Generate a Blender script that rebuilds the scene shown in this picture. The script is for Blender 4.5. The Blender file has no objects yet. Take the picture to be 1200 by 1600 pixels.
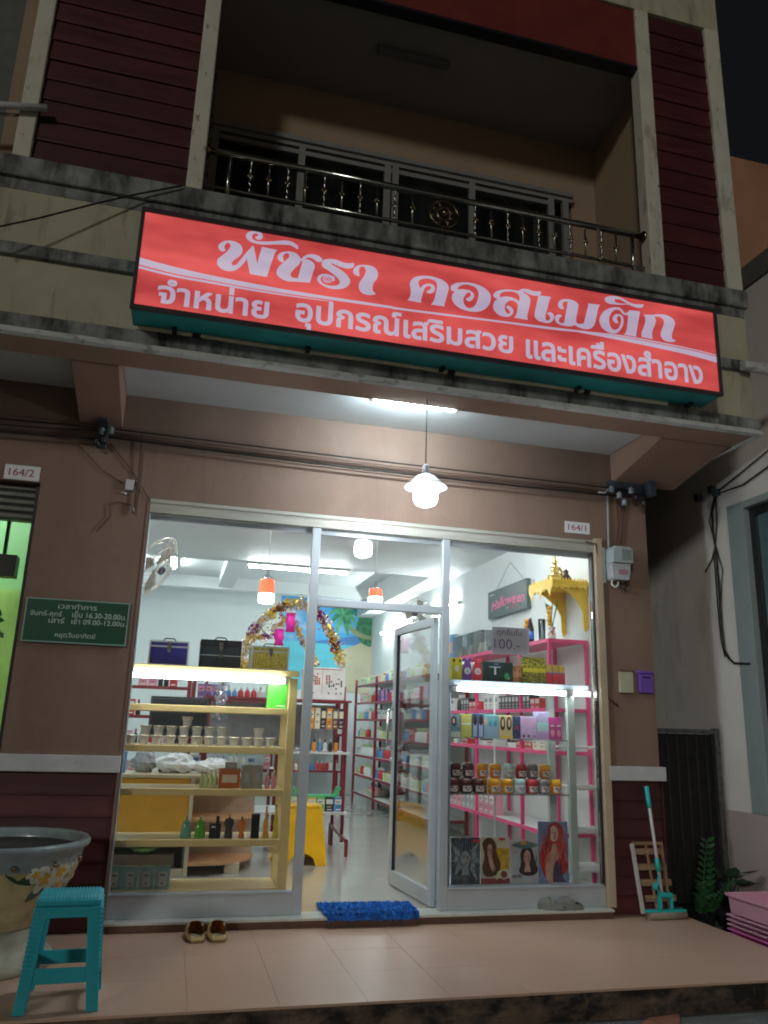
import bpy, math, random
from mathutils import Vector, Matrix
from mathutils.geometry import tessellate_polygon, interpolate_bezier, delaunay_2d_cdt
random.seed(7)
R = math.radians
S = bpy.context.scene
COL = S.collection

# ------------------------------------------------------------------ camera
def cam_axes(yaw, pitch, roll):
    f = Vector((math.sin(yaw)*math.cos(pitch), math.cos(yaw)*math.cos(pitch), math.sin(pitch)))
    r = Vector((math.cos(yaw), -math.sin(yaw), 0)); u = r.cross(f)
    return r*math.cos(roll)+u*math.sin(roll), -r*math.sin(roll)+u*math.cos(roll), f
CR, CU, CF = cam_axes(R(14.3), R(15.02), R(1.81))
CC = Vector((-.962, -5.62, 1.275)); FOC = 1240.0
cd = bpy.data.cameras.new('camera'); cam = bpy.data.objects.new('camera', cd); COL.objects.link(cam)
cam.matrix_world = Matrix(((CR.x, CU.x, -CF.x, CC.x), (CR.y, CU.y, -CF.y, CC.y), (CR.z, CU.z, -CF.z, CC.z), (0, 0, 0, 1)))
cd.sensor_fit = 'VERTICAL'; cd.sensor_height = 36; cd.lens = FOC/1600*36; cd.clip_end = 200; cd.clip_start = .05
S.camera = cam
def P(px, py, **k):
    """photo point -> place on a known plane (x=, y= or z= in metres)"""
    d = CF+CR*(px-600)/FOC-CU*(py-800)/FOC
    (a, v), = k.items(); i = 'xyz'.index(a)
    return CC+d*((v-CC[i])/d[i])

# ------------------------------------------------------------------ world, stand-in for street light, exposure
W = bpy.data.worlds.new('World'); S.world = W; W.use_nodes = True
_t = W.node_tree; _bg = _t.nodes['Background']; _tc = _t.nodes.new('ShaderNodeTexCoord'); _sx = _t.nodes.new('ShaderNodeSeparateXYZ')
_cr = _t.nodes.new('ShaderNodeValToRGB'); _t.links.new(_tc.outputs['Generated'], _sx.inputs[0]); _t.links.new(_sx.outputs[2], _cr.inputs[0])
_cr.color_ramp.elements[0].position = .0; _cr.color_ramp.elements[0].color = (.052, .040, .028, 1)      # warm glow added low in the sky to lift the upper storey
_cr.color_ramp.elements[1].position = .34; _cr.color_ramp.elements[1].color = (.0028, .0030, .0036, 1)
_t.links.new(_cr.outputs[0], _bg.inputs[0]); _bg.inputs[1].default_value = 1.0
sl = bpy.data.lights.new('street_light_stand_in', 'SUN'); sl.energy = .25; sl.angle = R(6); sl.color = (1, .97, .86)  # weak sun lamp added in place of unseen street lighting
so = bpy.data.objects.new('street_light_stand_in', sl); COL.objects.link(so)
so.rotation_euler = Vector((.48, .82, -.25)).to_track_quat('-Z', 'Y').to_euler()
S.view_settings.view_transform = 'Standard'; S.view_settings.look = 'None'
S.view_settings.exposure = .9; S.view_settings.gamma = 1; S.view_settings.use_curve_mapping = False
S.cycles.use_denoising = True; S.cycles.max_bounces = 9; S.cycles.transparent_max_bounces = 24
S.cycles.sample_clamp_indirect = 4; S.cycles.filter_width = 1.9

# ------------------------------------------------------------------ materials
MATS = {}
def _n(t, k, **p):
    n = t.nodes.new(k)
    for a, b in p.items(): setattr(n, a, b)
    return n
def _pos(t, scale):
    g = _n(t, 'ShaderNodeNewGeometry'); m = _n(t, 'ShaderNodeMapping')
    m.inputs['Scale'].default_value = scale if isinstance(scale, tuple) else (scale,)*3
    t.links.new(g.outputs['Position'], m.inputs['Vector']); return m.outputs[0]
def _noise(t, scale, detail=4, rough=.55):
    n = _n(t, 'ShaderNodeTexNoise'); n.inputs['Scale'].default_value = 1
    n.inputs['Detail'].default_value = detail; n.inputs['Roughness'].default_value = rough
    t.links.new(_pos(t, scale), n.inputs['Vector']); return n.outputs['Fac']
def _ramp(t, fac, a, b):
    r = _n(t, 'ShaderNodeMapRange'); r.inputs[1].default_value = a; r.inputs[2].default_value = b
    t.links.new(fac, r.inputs[0]); return r.outputs[0]
def _mix(t, fac, a, b):
    m = _n(t, 'ShaderNodeMix', data_type='RGBA')
    for s, v in ((m.inputs[0], fac), (m.inputs[6], a), (m.inputs[7], b)):
        if isinstance(v, (tuple, list)): s.default_value = (*v[:3], 1)
        elif isinstance(v, (int, float)): s.default_value = v
        else: t.links.new(v, s)
    return m.outputs[2]
def mat(name, col, rough=.6, metal=0, var=.12, vs=7, bump=0, bs=80, stain=None, emit=0, coat=0, trans=0, sub=0, rv=.15):
    """stain: list of (colour, scale, lo, hi[, amount])"""
    if name in MATS: return MATS[name]
    m = bpy.data.materials.new(name); m.use_nodes = True; t = m.node_tree; b = t.nodes['Principled BSDF']
    dk = tuple(c*(1-var) for c in col); lt = tuple(min(1, c*(1+var)) for c in col)
    c = _mix(t, _ramp(t, _noise(t, vs), .3, .7), dk, lt)
    for st in (stain or ()):
        f = _ramp(t, _noise(t, st[1], 6, .65), st[2], st[3])
        if len(st) > 4:
            q = _n(t, 'ShaderNodeMath', operation='MULTIPLY'); q.inputs[1].default_value = st[4]; t.links.new(f, q.inputs[0]); f = q.outputs[0]
        c = _mix(t, f, c, st[0])
    t.links.new(c, b.inputs['Base Color'])
    t.links.new(_ramp2(t, _noise(t, vs*2.3 if not isinstance(vs, tuple) else vs), max(.03, rough*(1-rv)), min(1, rough*(1+rv))), b.inputs['Roughness'])
    b.inputs['Metallic'].default_value = metal
    if coat: b.inputs['Coat Weight'].default_value = coat; b.inputs['Coat Roughness'].default_value = .08
    if trans: b.inputs['Transmission Weight'].default_value = trans
    if sub: b.inputs['Subsurface Weight'].default_value = sub; b.inputs['Subsurface Radius'].default_value = (.02, .02, .02)
    if bump:
        bp = _n(t, 'ShaderNodeBump'); bp.inputs['Strength'].default_value = bump; bp.inputs['Distance'].default_value = .004
        t.links.new(_noise(t, bs, 3), bp.inputs['Height']); t.links.new(bp.outputs[0], b.inputs['Normal'])
    if emit:
        t.links.new(c, b.inputs['Emission Color']); b.inputs['Emission Strength'].default_value = emit
    MATS[name] = m; return m
def _ramp2(t, fac, lo, hi):
    r = _n(t, 'ShaderNodeMapRange'); r.inputs[1].default_value = .3; r.inputs[2].default_value = .7
    r.inputs[3].default_value = lo; r.inputs[4].default_value = hi; t.links.new(fac, r.inputs[0]); return r.outputs[0]
def glow(name, col, s):
    if name in MATS: return MATS[name]
    m = bpy.data.materials.new(name); m.use_nodes = True; t = m.node_tree; t.nodes.clear()
    e = _n(t, 'ShaderNodeEmission'); o = _n(t, 'ShaderNodeOutputMaterial')
    e.inputs[0].default_value = (*col, 1); e.inputs[1].default_value = s; t.links.new(e.outputs[0], o.inputs[0])
    MATS[name] = m; return m
def glass(name, tint=(1, 1, 1), refl=1.0, dirt=.015, ior=1.45):
    if name in MATS: return MATS[name]
    m = bpy.data.materials.new(name); m.use_nodes = True; t = m.node_tree; t.nodes.clear()
    tr = _n(t, 'ShaderNodeBsdfTransparent'); tr.inputs[0].default_value = (*tint, 1)
    gl = _n(t, 'ShaderNodeBsdfGlossy'); gl.inputs['Roughness'].default_value = .02
    df = _n(t, 'ShaderNodeBsdfDiffuse'); df.inputs[0].default_value = (.6, .62, .6, 1)
    fr = _n(t, 'ShaderNodeFresnel'); fr.inputs[0].default_value = ior
    mu = _n(t, 'ShaderNodeMath', operation='MULTIPLY'); mu.inputs[1].default_value = refl; t.links.new(fr.outputs[0], mu.inputs[0])
    a = _n(t, 'ShaderNodeMixShader'); b = _n(t, 'ShaderNodeMixShader'); o = _n(t, 'ShaderNodeOutputMaterial')
    dm = _n(t, 'ShaderNodeMath', operation='MULTIPLY'); dm.inputs[1].default_value = dirt*2
    t.links.new(_ramp(t, _noise(t, (3, 3, 1.2), 5), .3, .8), dm.inputs[0]); t.links.new(dm.outputs[0], a.inputs[0])
    t.links.new(tr.outputs[0], a.inputs[1]); t.links.new(df.outputs[0], a.inputs[2])
    t.links.new(mu.outputs[0], b.inputs[0]); t.links.new(a.outputs[0], b.inputs[1]); t.links.new(gl.outputs[0], b.inputs[2])
    t.links.new(b.outputs[0], o.inputs[0]); MATS[name] = m; return m

MOLD = (.012, .014, .014)
M_wall = mat('brown_wall_paint', (.25, .165, .128), .7, var=.12, vs=1.8, bump=.3, bs=24, stain=[((.17, .105, .082), (1.5, 1.5, .45), .45, .75, .7), ((.17, .12, .10), (14, 14, 1.2), .58, .74, .45), ((.42, .33, .28), 11, .66, .74, .6), ((.32, .22, .175), (3, 3, 3), .55, .8, .5)])
M_soffit = mat('soffit_paint', (.36, .23, .175), .7, var=.08, vs=2, stain=[((.30, .19, .14), 2.5, .5, .8, .5)])
M_ceil = mat('canopy_ceiling_paint', (.62, .66, .68), .8, var=.04, vs=2)
M_cream = mat('cream_facade_paint', (.50, .48, .37), .75, var=.10, vs=3, bump=.2, bs=40, stain=[((.10, .12, .09), (5, 5, .9), .52, .78, .7), ((.04, .045, .04), (9, 9, 1.6), .6, .78, .8)])
M_col = mat('weathered_white_column', (.64, .64, .56), .75, var=.08, vs=4, bump=.2, bs=40, stain=[((.2, .19, .16), (6, 6, 2), .56, .72, .8), ((.05, .045, .045), (22, 22, 9), .62, .70, .8)])
M_slab = mat('moldy_concrete_edge', (.25, .27, .27), .9, var=.35, vs=7, bump=.5, bs=50, stain=[(MOLD, (7, 7, 2.2), .44, .66, .92), ((.36, .39, .39), (14, 14, 8), .60, .74, .55)])
M_drip = mat('drip_edge_paint', (.62, .66, .66), .7, var=.12, vs=8, stain=[(MOLD, (9, 9, 20), .55, .7, .6)])
M_maroons = [mat('maroon_siding_'+n, c, .55, var=.22, vs=(2, 2, 14), bump=.35, bs=(8, 8, 90), stain=[((.035, .013, .014), (2, 2, 5), .45, .75, .7), ((.14, .06, .055), (5, 5, 30), .64, .78, .4)]) for n, c in (('a', (.085, .017, .021)), ('b', (.070, .015, .019)), ('c', (.098, .019, .023)))]
M_maroon = M_maroons[0]
M_maroon2 = mat('maroon_beam_paint', (.17, .028, .024), .5, var=.15, vs=3)
M_ledge = mat('ledge_paint', (.55, .57, .60), .6, var=.1, vs=6, stain=[((.3, .29, .28), (8, 8, 20), .58, .75, .6)])
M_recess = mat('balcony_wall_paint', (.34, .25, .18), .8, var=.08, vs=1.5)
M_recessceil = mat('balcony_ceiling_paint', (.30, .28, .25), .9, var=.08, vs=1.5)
M_sash = mat('grey_window_frame', (.30, .31, .32), .45, .3, var=.06)
M_alu = mat('aluminium_frame', (.52, .58, .64), .38, .35, var=.05, vs=5)
M_alud = mat('aluminium_header', (.50, .50, .45), .45, .3, var=.12, vs=(3, 3, 30), stain=[((.12, .07, .04), (14, 14, 40), .62, .74, .8), ((.75, .74, .66), (2, 2, 60), .5, .75, .5)])
M_jamb = mat('cream_jamb', (.50, .40, .28), .6, var=.1, vs=5, stain=[((.75, .75, .7), (20, 20, 10), .62, .7, .4)])
M_rub = mat('black_rubber', (.015, .015, .017), .5)
M_glass = glass('clear_shop_glass', refl=1.1, dirt=.010)
M_dark_glass = glass('dark_window_glass', tint=(.45, .5, .5), refl=1.2, dirt=.02)
M_tile = mat('beige_porch_tile', (.64, .42, .315), .36, var=.04, vs=.9, rv=.03)
M_grout = mat('tile_grout', (.50, .34, .25), .9)
M_riser = mat('stained_step_face', (.16, .11, .08), .9, var=.3, vs=6, bump=.5, bs=40, stain=[(MOLD, (5, 5, 9), .40, .58, .95), ((.24, .16, .10), (10, 10, 4), .62, .75, .6)])
M_sill = mat('pale_terrazzo_sill', (.56, .58, .53), .35, var=.06, vs=20, stain=[((.42, .40, .34), 6, .55, .8, .5)])
M_silln = mat('sill_riser_brown', (.13, .075, .055), .7, var=.2, vs=12)
M_road = mat('concrete_road', (.16, .17, .175), .9, var=.2, vs=6, bump=.5, bs=40, stain=[((.08, .08, .08), 3, .5, .7, .6)])
M_inwall = mat('interior_white_wall', (.70, .77, .76), .55, var=.03, vs=1.5)
M_inceil = mat('interior_ceiling', (.68, .72, .72), .6, var=.03, vs=1.2)
M_infloor = mat('polished_floor_tile', (.50, .50, .46), .16, var=.05, vs=2, coat=.3)
M_inwall2 = mat('interior_side_wall', (.74, .77, .77), .6, var=.03, vs=2)
M_ywood = mat('yellow_cabinet_wood', (.72, .56, .25), .45, var=.06, vs=(3, 3, 20))
M_steel = mat('dark_red_steel', (.22, .018, .03), .4, var=.1)
M_pink = mat('pink_painted_steel', (.75, .06, .22), .4, var=.08)
M_wboard = mat('white_shelf_board', (.72, .73, .72), .5, var=.04)
M_black = mat('black_plastic', (.015, .016, .02), .35, var=.1)
M_white = mat('white_plastic', (.75, .76, .74), .4, var=.04)
M_chrome = mat('chrome_steel', (.75, .77, .8), .15, 1, var=.03)
M_dim = mat('stainless_rail', (.42, .44, .43), .16, 1, var=.05, vs=12)
M_brass = mat('gold_fitting', (.30, .24, .14), .25, 1, var=.08)
M_cable = mat('black_cable', (.018, .016, .015), .6)
M_cableb = mat('brown_painted_cable', (.12, .06, .045), .6)
M_tubeglow = glow('fluorescent_tube', (.86, .96, .97), 92)
M_tubeglow2 = glow('cabinet_tube', (.90, .98, 1), 26)
M_cantube = glow('canopy_tube', (.80, .96, 1), 105)
M_bulb = glow('pendant_bulb', (.93, .97, 1), 120)

# ------------------------------------------------------------------ mesh building
class MB:
    def __init__(s): s.v = []; s.f = []; s.m = []; s.s = []
    def face(s, idx, m=0, sm=False): s.f.append(tuple(idx)); s.m.append(m); s.s.append(sm)
    def box(s, x0, x1, y0, y1, z0, z1, m=0, taper=0):
        n = len(s.v); t = taper
        s.v += [(x0, y0, z0), (x1, y0, z0), (x1, y1, z0), (x0, y1, z0), (x0+t, y0+t, z1), (x1-t, y0+t, z1), (x1-t, y1-t, z1), (x0+t, y1-t, z1)]
        for q in ((0, 3, 2, 1), (4, 5, 6, 7), (0, 1, 5, 4), (1, 2, 6, 5), (2, 3, 7, 6), (3, 0, 4, 7)): s.face([n+i for i in q], m)
        return s
    def hexa(s, p, m=0):
        n = len(s.v); s.v += [tuple(q) for q in p]
        for q in ((0, 3, 2, 1), (4, 5, 6, 7), (0, 1, 5, 4), (1, 2, 6, 5), (2, 3, 7, 6), (3, 0, 4, 7)): s.face([n+i for i in q], m)
        return s
    def beam(s, a, b, w, h, m=0, up=(0, 0, 1)):
        a = Vector(a); b = Vector(b); d = (b-a).normalized(); u = Vector(up)
        r = d.cross(u)
        if r.length < 1e-4: r = d.cross(Vector((0, 1, 0)))
        r.normalize(); u = r.cross(d)
        return s.hexa([a-r*w/2-u*h/2, a+r*w/2-u*h/2, b+r*w/2-u*h/2, b-r*w/2-u*h/2, a-r*w/2+u*h/2, a+r*w/2+u*h/2, b+r*w/2+u*h/2, b-r*w/2+u*h/2], m)
    def tube(s, pts, r, n=8, m=0, cap=True):
        pts = [Vector(p) for p in pts]; rr = r if isinstance(r, (list, tuple)) else [r]*len(pts)
        base = len(s.v); pu = None
        for i, p in enumerate(pts):
            d = (pts[min(i+1, len(pts)-1)]-pts[max(i-1, 0)]).normalized()
            u = pu if pu is not None else (Vector((0, 0, 1)) if abs(d.z) < .9 else Vector((1, 0, 0)))
            a = d.cross(u); a = a.normalized() if a.length > 1e-5 else d.orthogonal().normalized(); b = a.cross(d); pu = b
            for k in range(n):
                t = 2*math.pi*k/n; s.v.append(tuple(p+(a*math.cos(t)+b*math.sin(t))*rr[i]))
        for i in range(len(pts)-1):
            for k in range(n):
                o = base+i*n; s.face((o+k, o+(k+1) % n, o+n+(k+1) % n, o+n+k), m, True)
        if cap:
            s.face([base+k for k in range(n)][::-1], m); s.face([base+(len(pts)-1)*n+k for k in range(n)], m)
        return s
    def lathe(s, prof, cx=0, cy=0, cz=0, n=20, m=0, cap=True, sx=1, sy=1):
        base = len(s.v)
        for r, z in prof:
            for k in range(n):
                t = 2*math.pi*k/n; s.v.append((cx+math.cos(t)*r*sx, cy+math.sin(t)*r*sy, cz+z))
        for i in range(len(prof)-1):
            for k in range(n):
                o = base+i*n; s.face((o+k, o+(k+1) % n, o+n+(k+1) % n, o+n+k), m, True)
        if cap:
            if prof[0][0] > 1e-4: s.face([base+k for k in range(n)][::-1], m)
            if prof[-1][0] > 1e-4: s.face([base+(len(prof)-1)*n+k for k in range(n)], m)
        return s
    def prism(s, poly, a, b, axis='y', m=0):
        """poly in the plane across axis, extruded from a to b"""
        def mk(p, t): return {'y': (p[0], t, p[1]), 'x': (t, p[0], p[1]), 'z': (p[0], p[1], t)}[axis]
        n = len(s.v); k = len(poly); s.v += [mk(p, a) for p in poly]+[mk(p, b) for p in poly]
        tri = tessellate_polygon([[Vector((p[0], p[1], 0)) for p in poly]])
        for t in tri: s.face([n+i for i in t], m); s.face([n+k+i for i in reversed(t)], m)
        for i in range(k): s.face((n+i, n+(i+1) % k, n+k+(i+1) % k, n+k+i), m)
        return s
    def sheet(s, pts, m=0):
        n = len(s.v); s.v += [tuple(p) for p in pts]; s.face(range(n, n+len(pts)), m); return s
    def ball(s, c, r, n=8, k=6, m=0, sz=1):
        return s.lathe([(max(1e-5, r*math.sin(math.pi*i/k)), -r*sz*math.cos(math.pi*i/k)) for i in range(k+1)], c[0], c[1], c[2], n, m, False)
ANCH = {}
def obj(name, mb, mats, parent=None, bev=0, local=False, fixn=True, kind=None, label=None, seg=2):
    me = bpy.data.meshes.new(name); me.from_pydata(mb.v, [], mb.f)
    for q in (mats if isinstance(mats, (list, tuple)) else [mats]): me.materials.append(q)
    me.polygons.foreach_set('material_index', mb.m); me.polygons.foreach_set('use_smooth', mb.s)
    if fixn:
        import bmesh
        bm = bmesh.new(); bm.from_mesh(me); bmesh.ops.recalc_face_normals(bm, faces=bm.faces); bm.to_mesh(me); bm.free()
    o = bpy.data.objects.new(name, me); COL.objects.link(o)
    if bev:
        b = o.modifiers.new('edge', 'BEVEL'); b.width = bev; b.segments = seg; b.limit_method = 'ANGLE'; b.angle_limit = R(40)
    if parent is not None:
        o.parent = parent
        if not local:
            q = parent
            while q.parent: q = q.parent
            a = ANCH.get(q.name)
            if a is not None and parent is q: o.matrix_parent_inverse = Matrix.Translation(-a)
    if kind: o['kind'] = kind
    if label: o['label'] = label
    return o
def tag(o, label, cat, group=None, kind=None):
    o['label'] = label; o['category'] = cat
    if group: o['group'] = group
    if kind: o['kind'] = kind
    return o
def thing(name, label, cat, loc=(0, 0, 0), group=None, rz=0):
    o = bpy.data.objects.new(name, None); COL.objects.link(o); o.location = loc; o.rotation_euler = (0, 0, rz); o.empty_display_size = .1
    ANCH[o.name] = Vector(loc); return tag(o, label, cat, group)
def dup(root, loc, label=None, rz=None, scale=None):
    r = root.copy(); COL.objects.link(r); r.location = loc
    if rz is not None: r.rotation_euler = (0, 0, rz)
    if scale: r.scale = scale
    if label: r['label'] = label
    for ch in list(root.children):
        c = ch.copy(); COL.objects.link(c); c.parent = r
        for g in list(ch.children):
            d = g.copy(); COL.objects.link(d); d.parent = c
    return r
def struct(name, mb, mats, bev=0, parent=None):
    o = obj(name, mb, mats, parent, bev)
    if parent is None: o['kind'] = 'structure'
    return o

# ------------------------------------------------------------------ flat lettering
def area(p): return sum(p[i][0]*p[(i+1) % len(p)][1]-p[(i+1) % len(p)][0]*p[i][1] for i in range(len(p)))/2
def inside(q, p):
    c = False
    for i in range(len(p)):
        a, b = p[i], p[i-1]
        if (a[1] > q[1]) != (b[1] > q[1]) and q[0] < (b[0]-a[0])*(q[1]-a[1])/(b[1]-a[1])+a[0]: c = not c
    return c
def grow(p, d):
    """push a closed outline outwards by d"""
    sg = 1 if area(p) > 0 else -1; out = []
    for i in range(len(p)):
        a, b, c = Vector(p[i-1]), Vector(p[i]), Vector(p[(i+1) % len(p)])
        u = (b-a); v = (c-b)
        if u.length < 1e-7 or v.length < 1e-7: out.append(tuple(b)); continue
        u.normalize(); v.normalize(); n1 = Vector((u.y, -u.x)); n2 = Vector((v.y, -v.x)); n = n1+n2
        n = n/max(.45, n.length_squared/2) if n.length > .2 else n1
        out.append(tuple(b+n*d*sg))
    return out
def outlines(body):
    c = bpy.data.curves.new('tmp', 'FONT'); c.body = body; c.size = 1; o = bpy.data.objects.new('tmp', c); COL.objects.link(o)
    dg = bpy.context.evaluated_depsgraph_get(); dg.update(); cv = o.evaluated_get(dg).to_curve(dg); res = []
    for sp in cv.splines:
        pts = []
        if sp.type == 'BEZIER':
            b = sp.bezier_points; n = len(b)
            for i in range(n):
                p, q = b[i], b[(i+1) % n]
                straight = (p.handle_right-p.co).length < 1e-4 and (q.handle_left-q.co).length < 1e-4
                seg = [p.co, q.co] if straight else interpolate_bezier(p.co, p.handle_right, q.handle_left, q.co, 6)
                pts += [(v.x, v.y) for v in seg[:-1]]
        else: pts = [(v.co.x, v.co.y) for v in sp.points]
        cl = []
        for q in pts:
            if not cl or (q[0]-cl[-1][0])**2+(q[1]-cl[-1][1])**2 > 1e-8: cl.append(q)
        if len(cl) > 2: res.append(cl)
    COL.objects.unlink(o); bpy.data.objects.remove(o)
    return res
def flat_mesh(name, loops, place, m, parent, bold=0, label=None, lift=.00012, traced=False):
    """loops: closed outlines (outer and holes); place(u, v, lift) -> world point"""
    if not loops: return None
    if traced: loops = [loops[0]]+[l if area(l)*area(loops[0]) < 0 else l[::-1] for l in loops[1:]]
    big = max(loops, key=lambda p: abs(area(p))); sg = 1 if area(big) > 0 else -1
    holes = [p for p in loops if any(q is not p and area(p)*area(q) < 0 and abs(area(q)) > abs(area(p)) and inside(p[0], q) for q in loops)]
    outer = [p for p in loops if not any(p is h for h in holes)]
    mb = MB()
    for i, p in enumerate(outer):
        hs = [h for h in holes if inside(h[0], p) and all(not inside(h[0], q) or abs(area(q)) >= abs(area(p)) for q in outer if q is not p)]
        polys = [grow(p, bold) if bold else p]+[grow(h, -bold) if bold else h for h in hs]
        vs = [Vector(q) for l in polys for q in l]; es = []; k0 = 0
        for l in polys: es += [(k0+a, k0+(a+1) % len(l)) for a in range(len(l))]; k0 += len(l)
        r = delaunay_2d_cdt(vs, es, [], 1, 1e-6); n = len(mb.v)
        mb.v += [tuple(place(q[0], q[1], (i % 7)*lift)) for q in r[0]]
        for t in r[2]:
            c = sum((r[0][k] for k in t), Vector((0, 0)))/len(t)
            if inside(c, polys[0]) and not any(inside(c, h) for h in polys[1:]): mb.face([n+k for k in t])
    return obj(name, mb, m, parent, fixn=False, label=label)
def write(body, box, frame, m, parent, bold=.0, name='lettering', shear=0, warp=None, yoff=0):
    """fit the text into box (u0,u1,v0,v1) of frame(u,v,lift)"""
    L = outlines(body)
    xs = [q[0] for l in L for q in l]; ys = [q[1] for l in L for q in l]
    x0, x1, y0, y1 = min(xs), max(xs), min(ys), max(ys); u0, u1, v0, v1 = box
    def pl(x, y, l):
        a = (x-x0)/(x1-x0); b = (y-y0)/(y1-y0); u = u0+(u1-u0)*a+shear*(b*(v1-v0)); v = v0+(v1-v0)*b
        if warp: u, v = warp(u, v, a)
        return frame(u, v, l)
    return flat_mesh(name, L, pl, m, parent, bold)
def smooth(pts, closed=True, n=5):
    """Catmull-Rom through points; a point with a third entry is a corner"""
    N = len(pts); out = []
    for i in range(N if closed else N-1):
        p0, p1, p2, p3 = pts[(i-1) % N], pts[i % N], pts[(i+1) % N], pts[(i+2) % N]
        if len(p1) > 2 or (not closed and i == 0): p0 = p1
        if len(p2) > 2 or (not closed and i == N-2): p3 = p2
        for k in range(n):
            t = k/n; o = []
            for j in (0, 1):
                a, b, c, d = p0[j], p1[j], p2[j], p3[j]
                o.append(.5*(2*b+(c-a)*t+(2*a-5*b+4*c-d)*t*t+(3*b-a-3*c+d)*t**3))
            out.append(tuple(o))
    if not closed: out.append(tuple(pts[-1][:2]))
    return out

# ================================================================== SETTING
ZT = 2.768; XL, XR, XW, XP = -1.232, 2.217, 2.708, -1.954
ZB0, ZB1 = .928, 1.03; FY = -1.0; ZS0, ZS1 = 3.42, 3.525; XE = 3.03
struct('road', MB().box(-14, 14, -16, 1.2, -.3, -.14), M_road)
struct('ground', MB().box(-14, 14, 1.2, 22, -.3, -.142), mat('dark_ground', (.06, .055, .05), .9))
porch = struct('porch_floor', MB().box(-4.2, 2.80, -1.482, .12, -.13, -.012), M_grout)
xs = [.09+.42*k for k in range(-10, 7)]; xs = [max(-4.2, x) for x in xs]+[2.815]
ys = [-1.497, -1.015, -.595, -.175, -.075]
for i in range(len(xs)-1):
    for j in range(len(ys)-1):
        if xs[i+1]-xs[i] < .05: continue
        d = random.uniform(-.0003, .0003)
        obj('tile', MB().box(xs[i]+.0006, xs[i+1]-.0006, ys[j]+.0006, ys[j+1]-.0006, -.012, d), M_tile, porch, bev=.0006, seg=1)
obj('step_face', MB().box(-4.2, 2.795, -1.492, -1.482, -.14, -.013), M_riser, porch)
obj('step_side', MB().box(2.80, 2.81, -1.47, .05, -.14, -.013), M_riser, porch)
obj('sill_riser', MB().box(-1.232, 2.225, -.075, .1, 0.001, .045), M_silln, porch)
obj('door_sill', MB().box(-1.234, 2.228, -.088, .10, .045, .061), M_sill, porch, bev=.003)

bld = thing('shophouse', 'two-storey shophouse with brown walls, maroon siding and weathered cream balcony front', 'building', (.6, 0, -.14))
def part(name, mb, m, bev=0, parent=bld, **k): return obj(name, mb, m, parent, bev, **k)
# ground floor wall round the openings
wl = MB(); wl.box(XL-.001, XR+.05, 0, .18, ZT, 3.6); wl.box(XP, XL, 0, .18, ZB1, 3.6); wl.box(XR+.05, XW, 0, .18, ZB1, 3.6)
wl.box(-3.6, XP, 0, .18, 2.80, 3.6); wl.box(XP, XL, .024, .18, -.1, ZB1); wl.box(XR+.05, XW, .024, .18, -.1, ZB1); wl.box(-3.6, XP, .024, .18, -.1, ZB0+.04)
part('wall', wl, M_wall)
part('gable_wall', MB().box(XW-.05, XW-.002, .181, 9.2, -.14, 7.5), mat('alley_wall', (.10, .08, .07), .9))
part('ledge', MB().box(-3.6, XL+.004, -.035, .02, ZB0, ZB1), M_ledge, .004)
part('ledge', MB().box(XR+.048, XW+.035, -.035, .02, ZB0, ZB1), M_ledge, .004)
def plank_row(x0, x1, z0, z1, y, n, m, lip=.016):
    h = (z1-z0)/n
    for i in range(n):
        a = z0+i*h; j = random.uniform(-.002, .002)
        part('plank', MB().prism([(y+.005, a+.003), (y-lip+j, a+.003), (y-lip+j, a+.018), (y-.004+j, a+h-.002), (y+.005, a+h-.002)], x0, x1, 'x'), random.choice(M_maroons))
plank_row(-3.6, XL+.002, -.0+.002, ZB0-.012, .02, 7, M_maroon)
plank_row(XR+.048, XW+.004, .002, ZB0-.012, .02, 7, M_maroon)
part('corner_trim', MB().box(XW+.005, XW+.02, -.004, .022, .0, ZB0-.01), M_maroon)
# frame round the shop opening
part('jamb', MB().box(XR+.002, XR+.062, -.03, .1, .0621, ZT+.01), M_jamb, .003)
part('jamb', MB().box(XL-.012, XL+.006, -.006, .1, .0621, ZT-.002), M_wall, .003)
# canopy
BI = -.73
sl_ = MB().box(-3.6, XE, FY, BI, ZS0+.001, ZS1); sl_.box(-3.6, XE, BI, 0, 3.53, ZS1+.09)
part('canopy_soffit', sl_, M_soffit)
part('canopy_ceiling', MB().box(-1.466, 2.398, BI+.002, -.002, 3.515, 3.5285), M_ceil)
part('canopy_ceiling', MB().box(-3.55, -1.762, BI+.002, -.002, 3.515, 3.5285), M_ceil)
part('canopy_edge', MB().box(-3.6, XE+.012, FY-.03, FY-.001, ZS0+.022, ZS1+.005), M_slab, .004)
part('canopy_edge', MB().box(XE+.001, XE+.03, FY-.001, -.002, ZS0+.022, ZS1+.005), M_slab, .004)
part('drip_edge', MB().box(-3.6, XE+.018, FY-.036, FY+.02, ZS0-.012, ZS0+.0215), M_drip, .003)
part('drip_edge', MB().box(XE-.01, XE+.034, FY+.021, -.002, ZS0-.012, ZS0+.0215), M_drip, .003)
for a, b in ((-1.757, -1.47), (2.402, 2.985)):
    part('canopy_beam', MB().prism([(-.002, 3.262), (BI+.0015, 3.405), (BI+.0015, 3.5145), (-.002, 3.5145)], a, b, 'x'), M_soffit, .006)
part('canopy_beam', MB().box(-3.6, XE-.012, FY+.021, BI+.0005, ZS0-.005, ZS0), M_soffit)
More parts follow.
